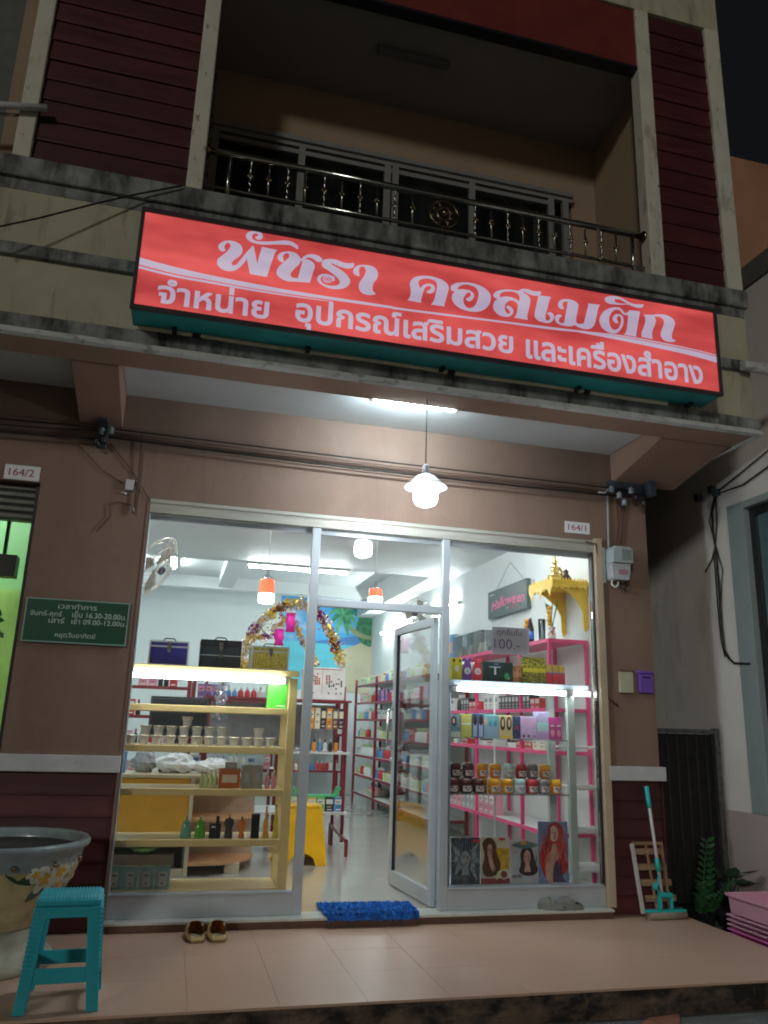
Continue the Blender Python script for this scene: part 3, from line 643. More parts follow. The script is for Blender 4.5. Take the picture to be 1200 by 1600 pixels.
obj('socket', MB().lathe([(.006, 0), (.02, -.01), (.024, -.06), (.03, -.075)], PX, PY, zs, 14), mat('grey_socket', (.45, .47, .5), .4), t)
obj('brim', MB().lathe([(.028, zs-.07), (.06, zs-.085), (.115, zbm+.015), (.142, zbm-.004), (.143, zbm-.010), (.11, zbm+.006), (.06, zs-.095)], PX, PY, 0, 28, cap=False), mat('milk_glass_brim', (.85, .88, .9), .3, var=.01), t)
obj('globe', MB().lathe([(.045, zbm+.02), (.072, zbm-.002), (.080, zbm-.03), (.080, zb+.05), (.066, zb+.015), (.03, zb), (.0001, zb-.003)], PX, PY, 0, 24, cap=False), glow('milk_glass_globe', (.93, .97, 1), 72), t)

# ================================================================== ON THE WALLS
def plate(name, label, body, p0, p1, z0, z1):
    t = thing(name, label, 'sign', (p0, -.01, z0))
    obj('plate', MB().box(p0, p1, -.008, -.0005, z0, z1), mat('white_enamel_plate', (.82, .83, .86), .35, var=.03), t, .002)
    w = p1-p0; h = z1-z0
    write(body, (p0+w*.13, p1-w*.16, z0+h*.26, z1-h*.24), lambda u, v, l: (u, -.0092-l, v), mat('dark_red_number', (.35, .02, .08), .5), t, bold=.004, name='number')
plate('house_number_plate', 'white house number plate reading 164/1 above the right corner of the shop window', '164/1', 1.968, 2.19, 2.808, 2.903)
plate('house_number_plate', 'white house number plate reading 164/2 above the green lit opening', '164/2', -2.19, -1.966, 2.805, 2.908)
t = thing('opening_hours_sign', 'dark green sign with white Thai opening hours on the brown pillar', 'sign', (-1.6, -.02, 1.73))
hx0, hx1, hz0, hz1 = -1.928, -1.283, 1.73, 2.012
obj('board', MB().box(hx0, hx1, -.022, -.001, hz0, hz1), mat('dark_green_board', (.006, .075, .035), .45, var=.06), t, .002)
bd = MB(); e = .006
bd.box(hx0-.002, hx1+.002, -.026, -.0225, hz1-e, hz1+.002); bd.box(hx0-.002, hx1+.002, -.026, -.0225, hz0-.002, hz0+e); bd.box(hx0-.002, hx0+e, -.026, -.0225, hz0+e, hz1-e); bd.box(hx1-e, hx1+.002, -.026, -.0225, hz0+e, hz1-e)
obj('border', bd, mat('pale_green_edge', (.25, .42, .36), .4), t)
M_ht = mat('white_sign_paint', (.55, .68, .66), .5)
def hw(body, px0, px1, py0, py1, nm='lettering'):
    """place from the enlarged view of this sign (origin 30,930, 6.667 px per px)"""
    c = [P(30+x/6.667, 930+y/6.667, y=-.023) for x, y in ((px0, py1), (px1, py1), (px0, py0))]
    sk = (c[1].z-c[0].z)
    write(body, (c[0].x, c[1].x, (c[0].z+c[1].z)/2, (c[0].z+c[1].z)/2+(c[2].z-c[0].z)), lambda u, v, l: (u, -.0228-l, v), M_ht, t, bold=.0012)
hw('เวลาทำการ', 405, 808, 92, 150)
hw('จันทร์-ศุกร์', 108, 440, 158, 230); hw('เย็น 16.30-20.00น.', 548, 1115, 178, 246)
hw('เสาร์', 302, 468, 232, 290); hw('เช้า 09.00-12.00น.', 540, 1112, 252, 314)
hw('หยุดวันอาทิตย์', 366, 790, 392, 462)
# letter box and purple box
t = thing('letter_box', 'small cream metal letter box on the brown wall right of the shop window', 'letter box', (2.45, -.02, 1.57))
obj('body', MB().box(2.388, 2.503, -.03, -.001, 1.572, 1.735), mat('cream_letter_box', (.50, .49, .36), .5, stain=[((.2, .15, .08), 20, .6, .75, .6)]), t, .004)
obj('lid', MB().box(2.382, 2.509, -.038, -.0005, 1.7355, 1.748), mat('rusty_lid', (.16, .11, .08), .6), t, .002)
t = thing('notice_box', 'small purple plastic box on the brown wall beside the cream letter box', 'box', (2.61, -.02, 1.57))
obj('body', MB().box(2.556, 2.676, -.035, -.001, 1.577, 1.725), mat('purple_plastic', (.20, .09, .50), .4), t, .006)
obj('lid', MB().box(2.552, 2.680, -.042, -.0005, 1.7255, 1.745), mat('purple_plastic', (.20, .09, .50)), t, .004)
obj('slot', MB().box(2.58, 2.65, -.0365, -.0352, 1.69, 1.70), M_black, t)
# electricity meter
t = thing('electricity_meter', 'grey electricity meter with conduits on the brown wall right of number 164/1', 'meter', (2.4, -.05, 2.5))
M_met = mat('grey_meter_plastic', (.40, .48, .50), .4, var=.06, vs=20)
obj('back_board', MB().box(2.27, 2.31, -.02, -.001, 2.42, 2.71), M_met, t, .003)
obj('body', MB().prism([(2.322, 2.575), (2.322, 2.69), (2.34, 2.708), (2.48, 2.708), (2.502, 2.69), (2.502, 2.575)], -.12, -.001, 'y'), M_met, t, .006)
obj('terminal_cover', MB().prism([(2.327, 2.455), (2.318, 2.574), (2.49, 2.574), (2.475, 2.45), (2.46, 2.44), (2.34, 2.44)], -.10, -.001, 'y'), mat('grey_meter_cover', (.45, .47, .50), .4), t, .005)
obj('window', MB().box(2.40, 2.485, -.1225, -.1205, 2.60, 2.685), mat('meter_window', (.22, .28, .28), .12, coat=.5), t)
obj('label_strip', MB().box(2.375, 2.455, -.103, -.1005, 2.485, 2.525), mat('meter_label', (.42, .22, .32), .5), t)
for q in ([(2.345, -.05, 2.44), (2.335, -.055, 2.405), (2.36, -.06, 2.385), (2.39, -.055, 2.40), (2.40, -.05, 2.44)], [(2.42, -.05, 2.44), (2.415, -.055, 2.39), (2.44, -.06, 2.372), (2.462, -.055, 2.40), (2.465, -.05, 2.44)]):
    obj('cable_loop', MB().tube(q, .007, 8), M_white if q[0][0] < 2.4 else M_cable, t)
wpt = lambda px, py, y=-.02: tuple(P(px, py, y=y))
obj('conduit', MB().tube([wpt(949, 775), wpt(951, 862)], .007, 8), M_met, t)
obj('conduit', MB().tube([wpt(964, 780), wpt(966, 820), wpt(961, 858)], .008, 8), M_cableb, t)
obj('conduit', MB().tube([wpt(977, 783), wpt(972, 815), wpt(968, 858)], .008, 8), M_cableb, t)
# insulator racks
M_rack = mat('dark_galvanised_steel', (.10, .14, .18), .5, .6, var=.3, vs=30)
M_ins = mat('grey_porcelain', (.26, .32, .36), .25)
for k, (x, z, lab) in enumerate(((-1.60, 3.23, 'steel cable rack with insulators under the left canopy beam'), (2.64, 3.22, 'steel cable rack with insulators under the right canopy beam'))):
    t = thing('cable_rack', lab, 'bracket', (x, -.06, z))
    if k == 0:
        obj('bracket', MB().box(x-.03, x+.035, -.05, -.001, z-.14, z+.12).box(x-.03, x+.035, -.11, -.052, z+.03, z+.12), M_rack, t, .004)
        pos = [(x+.005, -.08, z-.04), (x+.03, -.08, z-.06), (x+.02, -.085, z-.10), (x-.02, -.085, z-.12), (x+.06, -.075, z-.02)]
    else:
        obj('bracket', MB().box(x-.28, x+.09, -.05, -.001, z-.03, z+.06).box(x+.04, x+.10, -.13, -.051, z-.06, z+.08), M_rack, t, .004)
        pos = [(x-.28+.055*i, -.08-.02*(i % 2), z-.03-.05*(i % 3)) for i in range(7)]
    for p in pos:
        obj('insulator', MB().lathe([(.012, -.028), (.026, -.022), (.018, -.008), (.026, .006), (.016, .022), (.01, .028)], p[0], p[1], p[2], 12), M_ins if random.random() < .45 else M_black, t)
# service cables along the wall
cables = thing('service_cable_run', 'black electricity cables strung along the brown wall between the two steel racks', 'cables', (.3, -.07, 3.1))
def sag(p, q, d, n=14): return [tuple(Vector(p).lerp(Vector(q), i/n)-Vector((0, 0, d*4*(i/n)*(1-i/n)))) for i in range(n+1)]
for (a0, b0, d, r, y, m) in (((160, 668), (985, 766), .005, .006, -.07, M_cable), ((160, 676), (985, 772), .025, .0045, -.06, M_cableb), ((160, 682), (985, 777), .02, .008, -.07, M_cable), ((160, 674), (960, 770), .0, .004, -.05, M_cableb),
                             ((-60, 648), (150, 668), .0, .006, -.07, M_cable), ((-60, 657), (150, 672), .01, .004, -.07, M_cable), ((-60, 668), (150, 686), .005, .008, -.07, M_cable)):
    obj('cable', MB().tube(sag(P(*a0, y=y), P(*b0, y=y), d), r, 6), m, cables)
obj('cable', MB().tube([wpt(935, 769, -.07), wpt(945, 770, -.08), wpt(951, 764, -.08)], .005, 6), M_white, cables)
o = obj('dangling_cable', MB().tube([wpt(222, 678, -.03), wpt(216, 750, -.02), wpt(209, 800, -.02)], .006, 6), M_cableb); tag(o, 'brown cable hanging down the left pillar from the service cables', 'cable')
o = obj('stapled_wire', MB().tube([wpt(172, 692, -.012), wpt(205, 735, -.012), wpt(232, 778, -.012)], .0035, 5), M_cableb); tag(o, 'thin brown wire running diagonally to the top left corner of the shop opening', 'cable')
o = obj('stapled_wire', MB().tube([wpt(122, 695, -.012), wpt(160, 735, -.012), wpt(192, 755, -.012)], .0035, 5), M_cableb); tag(o, 'thin brown wire running diagonally to the small white junction box', 'cable')
t = thing('junction_box', 'small white electrical junction box left above the shop window corner', 'box', (-1.36, -.02, 2.84))
j0, j1 = P(195, 765, y=-.03), P(210, 750, y=-.03)
obj('box', MB().box(j0.x, j1.x, -.035, -.001, j0.z, j1.z), M_ledge, t, .003)
obj('knob', MB().tube([wpt(190, 770, -.012), wpt(198, 772, -.012)], .008, 6), M_ledge, t)
t = thing('wall_hook', 'small metal hook and wire end on the wall below the junction box', 'hook', (-1.37, -.02, 2.7))
obj('hook', MB().tube([wpt(198, 786, -.01), wpt(208, 790, -.03), wpt(209, 803, -.03), wpt(207, 800, -.02)], .006, 6), M_chrome, t)
obj('wire', MB().tube([wpt(205, 789, -.015), wpt(185, 784, -.012), wpt(170, 788, -.012), wpt(172, 805, -.012), wpt(150, 830, -.012)], .003, 5), M_cableb, t)
o = obj('jamb_cable', MB().tube([wpt(915, 846, -.03), wpt(931, 850, -.03), wpt(935, 880, -.02), wpt(938, 960, -.02), wpt(944, 1040, -.02), wpt(950, 1090, -.02), wpt(966, 1103, -.02)], .007, 6), M_cableb); tag(o, 'dark cable running down beside the right edge of the shop window', 'cable')
o = obj('loose_wire', MB().tube([wpt(-20, 358, -1.2), wpt(60, 341, -1.15), wpt(150, 318, -1.1), wpt(215, 303, -1.06), wpt(285, 290, -1.05)], .006, 6), M_cable); tag(o, 'loose black wire crossing the cream parapet left of the red sign', 'cable')
nbc = thing('neighbour_cables', 'tangled dark cables running down the white neighbouring wall to its blue window reveal', 'cables', (NX-.02, .6, 3))
nx = lambda px, py, d=.02: tuple(P(px, py, x=NX-d))
for pts, r in (([(1118, 776), (1112, 800), (1114, 830), (1118, 858), (1124, 920), (1128, 980), (1132, 1015), (1140, 1030)], .009), ([(1118, 776), (1120, 820), (1116, 870), (1121, 940), (1127, 1000), (1133, 1026)], .006), ([(1116, 776), (1108, 815), (1118, 850), (1112, 875), (1102, 893)], .005),
               ([(1120, 860), (1110, 880), (1104, 890)], .004), ([(1118, 770), (1150, 745), (1210, 695)], .006), ([(1118, 772), (1160, 758), (1210, 722)], .007), ([(1138, 1028), (1147, 1036), (1172, 1037)], .009), ([(1119, 855), (1129, 890), (1126, 950), (1131, 1010)], .005)):
    obj('cable', MB().tube([nx(*q) for q in pts], r, 6), M_cable, nbc)
for px, py in ((1120, 770), (1092, 778), (1113, 765)): obj('clamp', MB().box(NX-.05, NX-.001, nx(px, py)[1]-.03, nx(px, py)[1]+.03, nx(px, py)[2]-.03, nx(px, py)[2]+.03), M_rack, nbc, .004)

# ================================================================== LAMPS AND FITTINGS INSIDE
def ceiling_tube(label, a, b, r=.014, m=M_tubeglow, name='fluorescent_lamp', grp=None, fit=(0, 0, .03)):
    a = Vector(a); b = Vector(b); d = (b-a).normalized(); f = Vector(fit)
    t = thing(name, label, 'lamp', tuple(a+f), grp)
    obj('batten', MB().beam(a+f-d*.03, b+f+d*.03, .10 if fit[2] > .02 else .045, .028), M_white, t, .004)
    obj('tube', MB().tube([a+d*.01, b-d*.01], r, 10), m, t)
    for q, s in ((a, -1), (b, 1)): obj('holder', MB().beam(q+d*.012*s-d*.012, q+d*.012*s+d*.012, .03, .04), M_white, t, .003)
    return t
a_, b_ = P(385, 892, z=3.16), P(531, 904, z=3.16)
ceiling_tube('long lit fluorescent tube on the shop ceiling above the orange pendant', (a_.x, 4.40, 3.17), (b_.x+.03, 4.40, 3.17))
ceiling_tube('lit fluorescent tube high on the right shop wall, upper one seen above the door', (2.56, 6.2, 2.86), (2.56, 8.1, 2.84), fit=(.025, 0, 0))
ceiling_tube('lit fluorescent tube high on the right shop wall, seen through the open door glass', (2.56, 4.15, 2.86), (2.56, 5.35, 2.86), fit=(.025, 0, 0))
ceiling_tube('added fluorescent tube on the rear shop ceiling at the left, brightening the room', (-1.1, 6.0, 3.57), (-1.1, 7.2, 3.57))  # extra tube added to brighten the shop
ceiling_tube('added unseen fluorescent tube on the front shop ceiling at the right', (1.2, 1.2, 3.17), (2.3, 1.2, 3.17))  # added lamp, kept out of view, brightens the front of the shop
ceiling_tube('added unseen fluorescent tube on the front shop ceiling at the left', (-1.5, 1.2, 3.17), (-.5, 1.2, 3.17))  # second added lamp out of view, same purpose on the left

ceiling_tube('lit fluorescent tube in the green room of the left unit', (-3.4, 1.4, 3.2), (-2.6, 1.4, 3.2), .014, M_tubeglow)
M_oshade = mat('orange_mosaic_shade', (.85, .17, .07), .3, var=.3, vs=60, emit=.45)
def orange_lamp(px, ptop, pbot, y, label):
    c = P(px, ptop, y=y); b = P(px, pbot, y=y); h = c.z-b.z; x = c.x
    t = thing('orange_pendant', label, 'lamp', (x, y, 3.21), 'orange glass pendants')
    obj('cord', MB().tube([(x, y, 3.219), (x, y, c.z+.05)], .003, 6), M_white, t)
    obj('ceiling_rose', MB().lathe([(.05, 0), (.05, -.012), (.02, -.03)], x, y, 3.2195, 16), M_white, t)
    obj('cap', MB().lathe([(.006, .09), (.012, .05), (.05, .02), (.066, 0)], x, y, c.z, 14), M_chrome, t)
    obj('shade', MB().lathe([(.066, 0), (.070, -h*.3), (.072, -h*.60)], x, y, c.z, 24, cap=False), M_oshade, t)
    obj('glass_globe', MB().lathe([(.0715, -h*.60), (.073, -h*.8), (.066, -h*.97), (.03, -h), (.0001, -h)], x, y, c.z, 24, cap=False), glow('warm_milk_glass', (1, .93, .86), 11), t)
orange_lamp(418, 906, 943, 1.6, 'orange and white glass pendant lamp hanging above the tinsel arch at the left')
orange_lamp(587, 921, 942, 2.2, 'orange glass pendant lamp hanging above the doorway in front of the mural')
def fan(label, c, face, rad, stemdir):
    c = Vector(c); n = Vector(face).normalized(); u = n.cross(Vector((0, 0, 1))).normalized(); v = u.cross(n)
    t = thing('wall_fan', label, 'fan', tuple(c))
    cg = MB()
    def rg(r, off, th=.003, k=28): cg.tube([tuple(c+n*off+(u*math.cos(2*math.pi*i/k)+v*math.sin(2*math.pi*i/k))*r) for i in range(k+1)], th, 5)
    rg(rad, 0, .006); rg(rad*.75, .05); rg(rad*.4, .075); rg(rad*.75, -.04)
    for k in range(24):
        a = k*math.pi/12; d = u*math.cos(a)+v*math.sin(a)
        cg.tube([tuple(c+d*rad), tuple(c+d*rad*.75+n*.05), tuple(c+d*rad*.2+n*.08)], .0018, 4); cg.tube([tuple(c+d*rad), tuple(c+d*rad*.6-n*.05)], .0018, 4)
    obj('cage', cg, mat('beige_fan_cage', (.55, .50, .42), .35, .3), t)
    for k in range(3):
        a = k*2*math.pi/3; pts = []
        for r_, w_ in ((.03, -.3), (rad*.5, -.55), (rad*.88, -.45), (rad*.9, .1), (rad*.6, .35), (.03, .35)):
            pts.append(c+(u*math.cos(a+w_)+v*math.sin(a+w_))*r_+n*(.012*w_))
        mb = MB(); q = len(mb.v); mb.v = [tuple(p) for p in pts]+[tuple(p-n*.004) for p in pts]
        mb.face(range(6)); mb.face(range(11, 5, -1))
        for i in range(6): mb.face((i, (i+1) % 6, 6+(i+1) % 6, 6+i))
        obj('blade', mb, mat('smoky_blade', (.35, .33, .30), .3), t)
    obj('hub', MB().tube([tuple(c+n*.085), tuple(c+n*.06)], .035, 14), mat('dark_hub', (.06, .05, .08), .3), t)
    obj('motor', MB().tube([tuple(c-n*.05), tuple(c-n*.16)], .05, 14), M_white, t)
    e = c-n*.14; obj('arm', MB().tube([tuple(e), tuple(e+Vector(stemdir))], .02, 8), M_white, t)
fc = P(242, 885, y=1.1)
fan('beige wall fan near the ceiling behind the top left corner of the shop window', fc, (.80, -.35, -.52), .27, (-.4, .0, -.05))
fan('wall fan on the right shop wall seen through the top of the open door', P(652, 958, y=4.2), (-.6, -.7, -.2), .20, (.25, .1, 0))

# ================================================================== MURAL, GARLAND ARCH, BACK OF THE SHOP
mu = thing('beach_mural', 'large beach mural with palm, blue sea and sand on the rear wall', 'mural', (1.2, 8.99, 2.4))
def mural(name, pts, m, k, smo=True):
    q = [P(a, b, y=9) for a, b in pts]; L = [(p.x, p.z) for p in q]
    flat_mesh(name, [smooth([tuple(l) for l in L]) if smo else L], lambda u, v, l: (u, 8.995-.0015*k, v), m, mu)
def pm(n, c, v=.1, vs=3, st=None): return mat(n, c, .7, var=v, vs=vs, stain=st)
mural('sky', [(440, 930), (582, 930), (582, 1004), (440, 1004)], pm('mural_sky', (.08, .42, .78), .15, 1.2, [((.55, .70, .85), (1.2, 1, 2.4), .5, .75, .9)]), 0, False)
mural('sea', [(440, 1001), (570, 1003), (560, 1040), (536, 1075), (440, 1078)], pm('mural_sea', (.12, .55, .68), .1, (1, 1, 6)), 1, False)
mural('far_hills', [(486, 1002), (520, 999), (540, 996), (562, 995), (570, 1008), (530, 1007), (486, 1004)], pm('mural_hills', (.08, .22, .50)), 2)
mural('sand', [(530, 1020), (545, 1012), (583, 1006), (583, 1078), (536, 1078), (532, 1050)], pm('mural_sand', (.58, .55, .38), .12, 2, [((.45, .28, .14), (3, 1, 8), .55, .75, .7)]), 3)
mural('foliage', [(560, 932), (582, 935), (583, 1004), (566, 1006), (556, 985), (562, 960)], pm('mural_foliage', (.05, .20, .10), .5, 12), 4)
mural('trunk', [(534, 962), (540, 963), (556, 985), (582, 996), (582, 1001), (552, 991)], pm('mural_trunk', (.30, .32, .16)), 5)
for k, (a, l) in enumerate(((-2.9, 26), (-2.4, 27), (-1.8, 22), (-1.2, 24), (-.6, 26), (-.1, 26), (.4, 24), (1.3, 28), (2.0, 26), (2.7, 24), (.9, 22))):
    cx, cy = 536, 961; dx, dy = math.cos(a), math.sin(a); ex, ey = cx+dx*l, cy+dy*l*.9+9
    mx, my = cx+dx*l*.55, cy+dy*l*.6-3; ox, oy = -dy*3.6, dx*3.6
    mural('palm_frond', [(cx, cy), (mx+ox, my+oy), (ex, ey), (mx-ox, my-oy)], pm('mural_palm_a', (.05, .26, .13), .4, 9) if k % 2 else pm('mural_palm_b', (.12, .40, .20), .4, 9), 6+k % 3)
mural('blue_banner', [(492, 928), (566, 932), (566, 938), (492, 936)], pm('mural_banner', (.02, .15, .55)), 10, False)

def tinsel(name, label, pts, n, rad, cols, size=.02, jig=1):
    t = thing(name, label, 'garland', pts[0])
    L = smooth([tuple(p) for p in pts], False, 8) if False else None
    path = [Vector(p) for p in pts]; seg = [(path[i+1]-path[i]).length for i in range(len(path)-1)]; tot = sum(seg)
    mbs = [MB() for _ in cols]
    for i in range(n):
        d = tot*(i+random.random())/n; k = 0
        while k < len(seg)-1 and d > seg[k]: d -= seg[k]; k += 1
        c = path[k].lerp(path[k+1], min(1, d/seg[k]))
        c = c+Vector([random.gauss(0, rad*.55) for _ in range(3)])
        ci = (int(i*9/n*1.7)+(random.random() < .35)*random.randrange(3)) % len(cols)
        s = size*random.uniform(.5, 1.3); a = [c+Vector([random.uniform(-s, s) for _ in range(3)]) for _ in range(4)]
        q = len(mbs[ci].v); mbs[ci].v += [tuple(x) for x in a]
        for f in ((0, 1, 2), (0, 2, 3), (0, 3, 1), (1, 3, 2)): mbs[ci].face([q+x for x in f])
    for mb, m in zip(mbs, cols):
        if mb.f: obj('tinsel', mb, m, t, kind='stuff')
    obj('wire', MB().tube(pts, .008, 6), M_brass, t)
    return t
T_gold = mat('gold_tinsel', (.90, .66, .16), .25, .55, var=.2); T_sil = mat('silver_tinsel', (.85, .80, .78), .2, .5); T_pur = mat('purple_tinsel', (.30, .02, .32), .2, .7); T_red = mat('brown_red_tinsel', (.30, .06, .04), .25, .7)
arc = lambda pts, y: [tuple(P(a, b, y=y)) for a, b in pts]
tinsel('tinsel_arch', 'gold, silver and purple tinsel arch over the shelves in the middle of the shop',
       arc([(377, 1046), (380, 1022), (387, 1002), (398, 984), (412, 968), (428, 955), (446, 945), (465, 941), (484, 944), (500, 962), (514, 985), (526, 1012), (534, 1042)], 2.6), 1900, .045, [T_gold, T_sil, T_gold, T_pur, T_sil, T_gold, T_red], .024)
tinsel('tinsel_garland', 'shorter gold and silver tinsel garland looped inside the tinsel arch',
       arc([(385, 1008), (402, 996), (420, 994), (432, 980), (446, 968), (462, 975), (470, 996), (486, 1020), (494, 1042)], 2.55), 800, .035, [T_sil, T_gold, T_gold, T_pur], .018)
M_mag = mat('magenta_foil', (.75, .01, .35), .25, .3, var=.15, vs=30)
for px, py, h, lab in ((455, 957, .20, 'bright magenta hanging lantern, the upper right of two under the tinsel arch'), (437, 982, .17, 'bright magenta hanging lantern, the lower left of two behind the gold case')):
    c = P(px, py, y=2.5); t = thing('foil_lantern', lab, 'decoration', tuple(c), 'magenta foil lanterns')
    obj('body', MB().lathe([(.02, 0), (.05, -.012), (.045, -h*.35), (.055, -h*.5), (.04, -h*.75), (.05, -h), (.01, -h)], c.x, c.y, c.z, 12), M_mag, t)
    obj('cap', MB().lathe([(.02, .02), (.055, .0), (.05, -.012)], c.x, c.y, c.z+.001, 10), T_sil, t); obj('cord', MB().tube([tuple(c), (c.x, c.y, c.z+.06)], .004, 5), T_pur, t)

# ---- products
def G(n, c, r=.35, **k): return mat('pack_'+n, c, r, var=.08, vs=12, **k)
PAL = [G('white', (.75, .76, .72)), G('pink', (.75, .32, .40)), G('purple', (.25, .15, .42)), G('blue', (.12, .28, .55)), G('green', (.25, .50, .18)), G('lime', (.60, .72, .35)), G('yellow', (.80, .62, .10)),
       G('red', (.55, .04, .05)), G('cream', (.72, .66, .50)), G('brown', (.16, .07, .05)), G('teal', (.12, .40, .42)), G('black', (.03, .03, .04)), G('orange', (.80, .30, .04)), G('grey', (.40, .42, .44))]
PN = 'white pink purple blue green lime yellow red cream brown teal black orange grey'.split()
pal = dict(zip(PN, PAL)); proto = {}
def pack(kind, c, c2, size):
    """returns a prototype product (a thing with parts) at the origin, hidden in the table of prototypes until first placed"""
    w, d, h = size
    t = thing('product_'+kind, '', kind)
    if kind == 'box':
        obj('carton', MB().box(-w/2, w/2, -d/2, d/2, 0, h), pal[c], t, .002, local=True, seg=1)
        obj('print', MB().box(-w*.40, w*.40, -d/2-.0012, -d/2-.0002, h*.52, h*.86).box(-w/2-.0012, -w/2-.0002, -d*.3, d*.3, h*.5, h*.8).box(-w*.3, w*.3, -d/2-.0012, -d/2-.0002, h*.1, h*.16), pal[c2], t, local=True, kind='stuff')
        ink = pal['black' if c not in ('black', 'brown') else 'cream']
        obj('small_print', MB().box(-w*.28, w*.22, -d/2-.0019, -d/2-.0013, h*.66, h*.72).box(-w*.24, w*.1, -d/2-.0019, -d/2-.0013, h*.58, h*.61).box(-w*.32, w*.3, -d/2-.0012, -d/2-.0003, h*.34, h*.37).box(-w*.32, w*.12, -d/2-.0012, -d/2-.0003, h*.27, h*.295), ink, t, local=True, kind='stuff')
    elif kind == 'bottle':
        obj('body', MB().lathe([(w*.42, 0), (w*.5, h*.04), (w*.5, h*.55), (w*.38, h*.68), (w*.16, h*.74), (w*.16, h*.78)], n=12), pal[c], t, local=True)
        obj('cap', MB().lathe([(w*.2, h*.76), (w*.2, h*.98), (w*.15, h)], n=10), pal[c2], t, local=True)
    elif kind == 'jar':
        obj('body', MB().lathe([(w*.42, 0), (w*.46, h*.05), (w*.46, h*.62), (w*.40, h*.68)], n=16), pal[c], t, local=True)
        obj('lid', MB().lathe([(w*.46, h*.66), (w*.5, h*.70), (w*.5, h*.95), (w*.46, h)], n=16), pal[c2], t, local=True)
    elif kind == 'tub':
        obj('body', MB().lathe([(w*.33, 0), (w*.36, h*.05), (w*.40, h*.55), (w*.48, h*.80)], n=16), pal[c], t, local=True)
        obj('lid', MB().lathe([(w*.5, h*.78), (w*.5, h*.97), (w*.47, h)], n=16), pal[c2], t, local=True)
    return t
NC = {}
def put(kind, c, c2, size, loc, label, group, rz=0):
    key = (kind, c, c2, tuple(round(s, 3) for s in size))
    if key not in proto:
        r = proto[key] = pack(kind, c, c2, size); r.location = loc; r.rotation_euler = (0, 0, rz); r.name = {'box': 'product_box', 'bottle': 'product_bottle', 'jar': 'cosmetic_jar', 'tub': 'cream_tub'}[kind]
    else: r = dup(proto[key], loc, rz=rz)
    r['label'] = label; r['category'] = kind
    r['group'] = group; return r
def ordn(i): return f'{i}{"th" if 10 < i % 100 < 14 else {1: "st", 2: "nd", 3: "rd"}.get(i % 10, "th")}'
def shn(z): return {5: 'lowest', 7: 'second', 8: 'second', 10: 'third', 11: 'third', 12: 'fourth', 13: 'fourth', 14: 'top', 15: 'top', 16: 'topmost'}.get(int(z*10+.01), 'upper')
def row(p0, p1, z, kinds, label, group, gap=.004, fill=1.0, rz=0, end='left'):
    """line up products from p0 to p1 (floor plan points); label is completed with the look of each"""
    p0 = Vector(p0); p1 = Vector(p1); L = (p1-p0).length; d = (p1-p0)/L; s = 0; i = 0
    while s < L-.02:
        kind, c, c2, size, reps = random.choice(kinds)
        for _ in range(reps):
            w = size[0]
            if s+w > L: s = L; break
            q = p0+d*(s+w/2)
            if random.random() < fill: put(kind, c, c2, size, (q.x, q.y, z), f'{c} {kind} with {c2} {"print" if kind == "box" else "cap"}, {ordn(i+1)} from the {end}, {label}', group, rz)
            s += w+gap; i += 1

# ---- red steel shelves along the right wall
def rack(name, label, x0, x1, ys, zs, mpost, mboard, ztop, post=.035, lip=True):
    t = thing(name, label, 'shelf', (x0, ys[0], ZI))
    for y in ys:
        for x in (x0, x1-post): obj('post', MB().box(x, x+post, y-post/2, y+post/2, ZI+.001, ztop), mpost, t)
    for z in zs:
        obj('shelf_board', MB().box(x0+.006, x1-.002, ys[0], ys[-1], z-.012, z), mboard, t)
        obj('shelf_edge', MB().box(x0-.004, x0+.005, ys[0], ys[-1], z-.032, z+.001), mpost if lip else mboard, t)
        obj('shelf_edge', MB().box(x0+.0055, x1-.002, ys[0]-.01, ys[0]-.001, z-.032, z+.001), mpost if lip else mboard, t)
    return t
ZR = [.22, .50, .80, 1.08, 1.36, 1.62, 1.90]
rack('red_shelf_rack', 'dark red steel shelf rack with pale boards along the right shop wall', 2.08, 2.56, [3.75, 5.1, 6.5, 7.9], ZR, M_steel, M_wboard, 2.0)
obj('back_panel', MB().box(2.575, 2.59, 3.75, 7.9, .1, 1.95), mat('shelf_back', (.55, .57, .56), .6), bpy.data.objects['red_shelf_rack'])
KB = [('box', 'pink', 'white', (.07, .09, .15), 3), ('box', 'purple', 'pink', (.08, .09, .17), 3), ('box', 'white', 'blue', (.09, .09, .13), 2), ('box', 'cream', 'green', (.10, .1, .12), 2), ('bottle', 'white', 'lime', (.07, .07, .17), 3), ('bottle', 'red', 'white', (.07, .07, .16), 3),
      ('bottle', 'blue', 'white', (.06, .06, .15), 3), ('box', 'lime', 'white', (.11, .1, .11), 2), ('bottle', 'cream', 'orange', (.07, .07, .14), 2), ('box', 'red', 'cream', (.09, .09, .16), 2)]
for zi, z in enumerate(ZR):
    if zi == 0: continue
    row((2.17, 3.85, 0), (2.17, 7.85, 0), z+.001, KB[(zi*3) % 5:(zi*3) % 5+6], f'shelf {["", "two", "three", "four", "five", "six", "seven"][zi]} of red wall rack', 'goods on the red wall rack', .012, .82, -math.pi/2, 'near end')
for k in range(7): put('bottle', 'pink', 'black', (.055, .055, .15), (2.2+.05*(k % 2), 6.6+.07*k, ZR[0]+.03), f'pink bottle with black cap, {ordn(k+1)} nearest in the pale basket, red rack', 'pink bottles in the basket')
t = thing('basket', 'pale yellow basket of pink bottles on the lowest red shelf', 'basket', (2.2, 6.8, ZR[0]))
obj('bowl', MB().lathe([(.16, .002), (.23, .09), (.235, .095), (.22, .09), (.15, .012)], 2.27, 6.82, ZR[0], 16), pal['cream'], t)
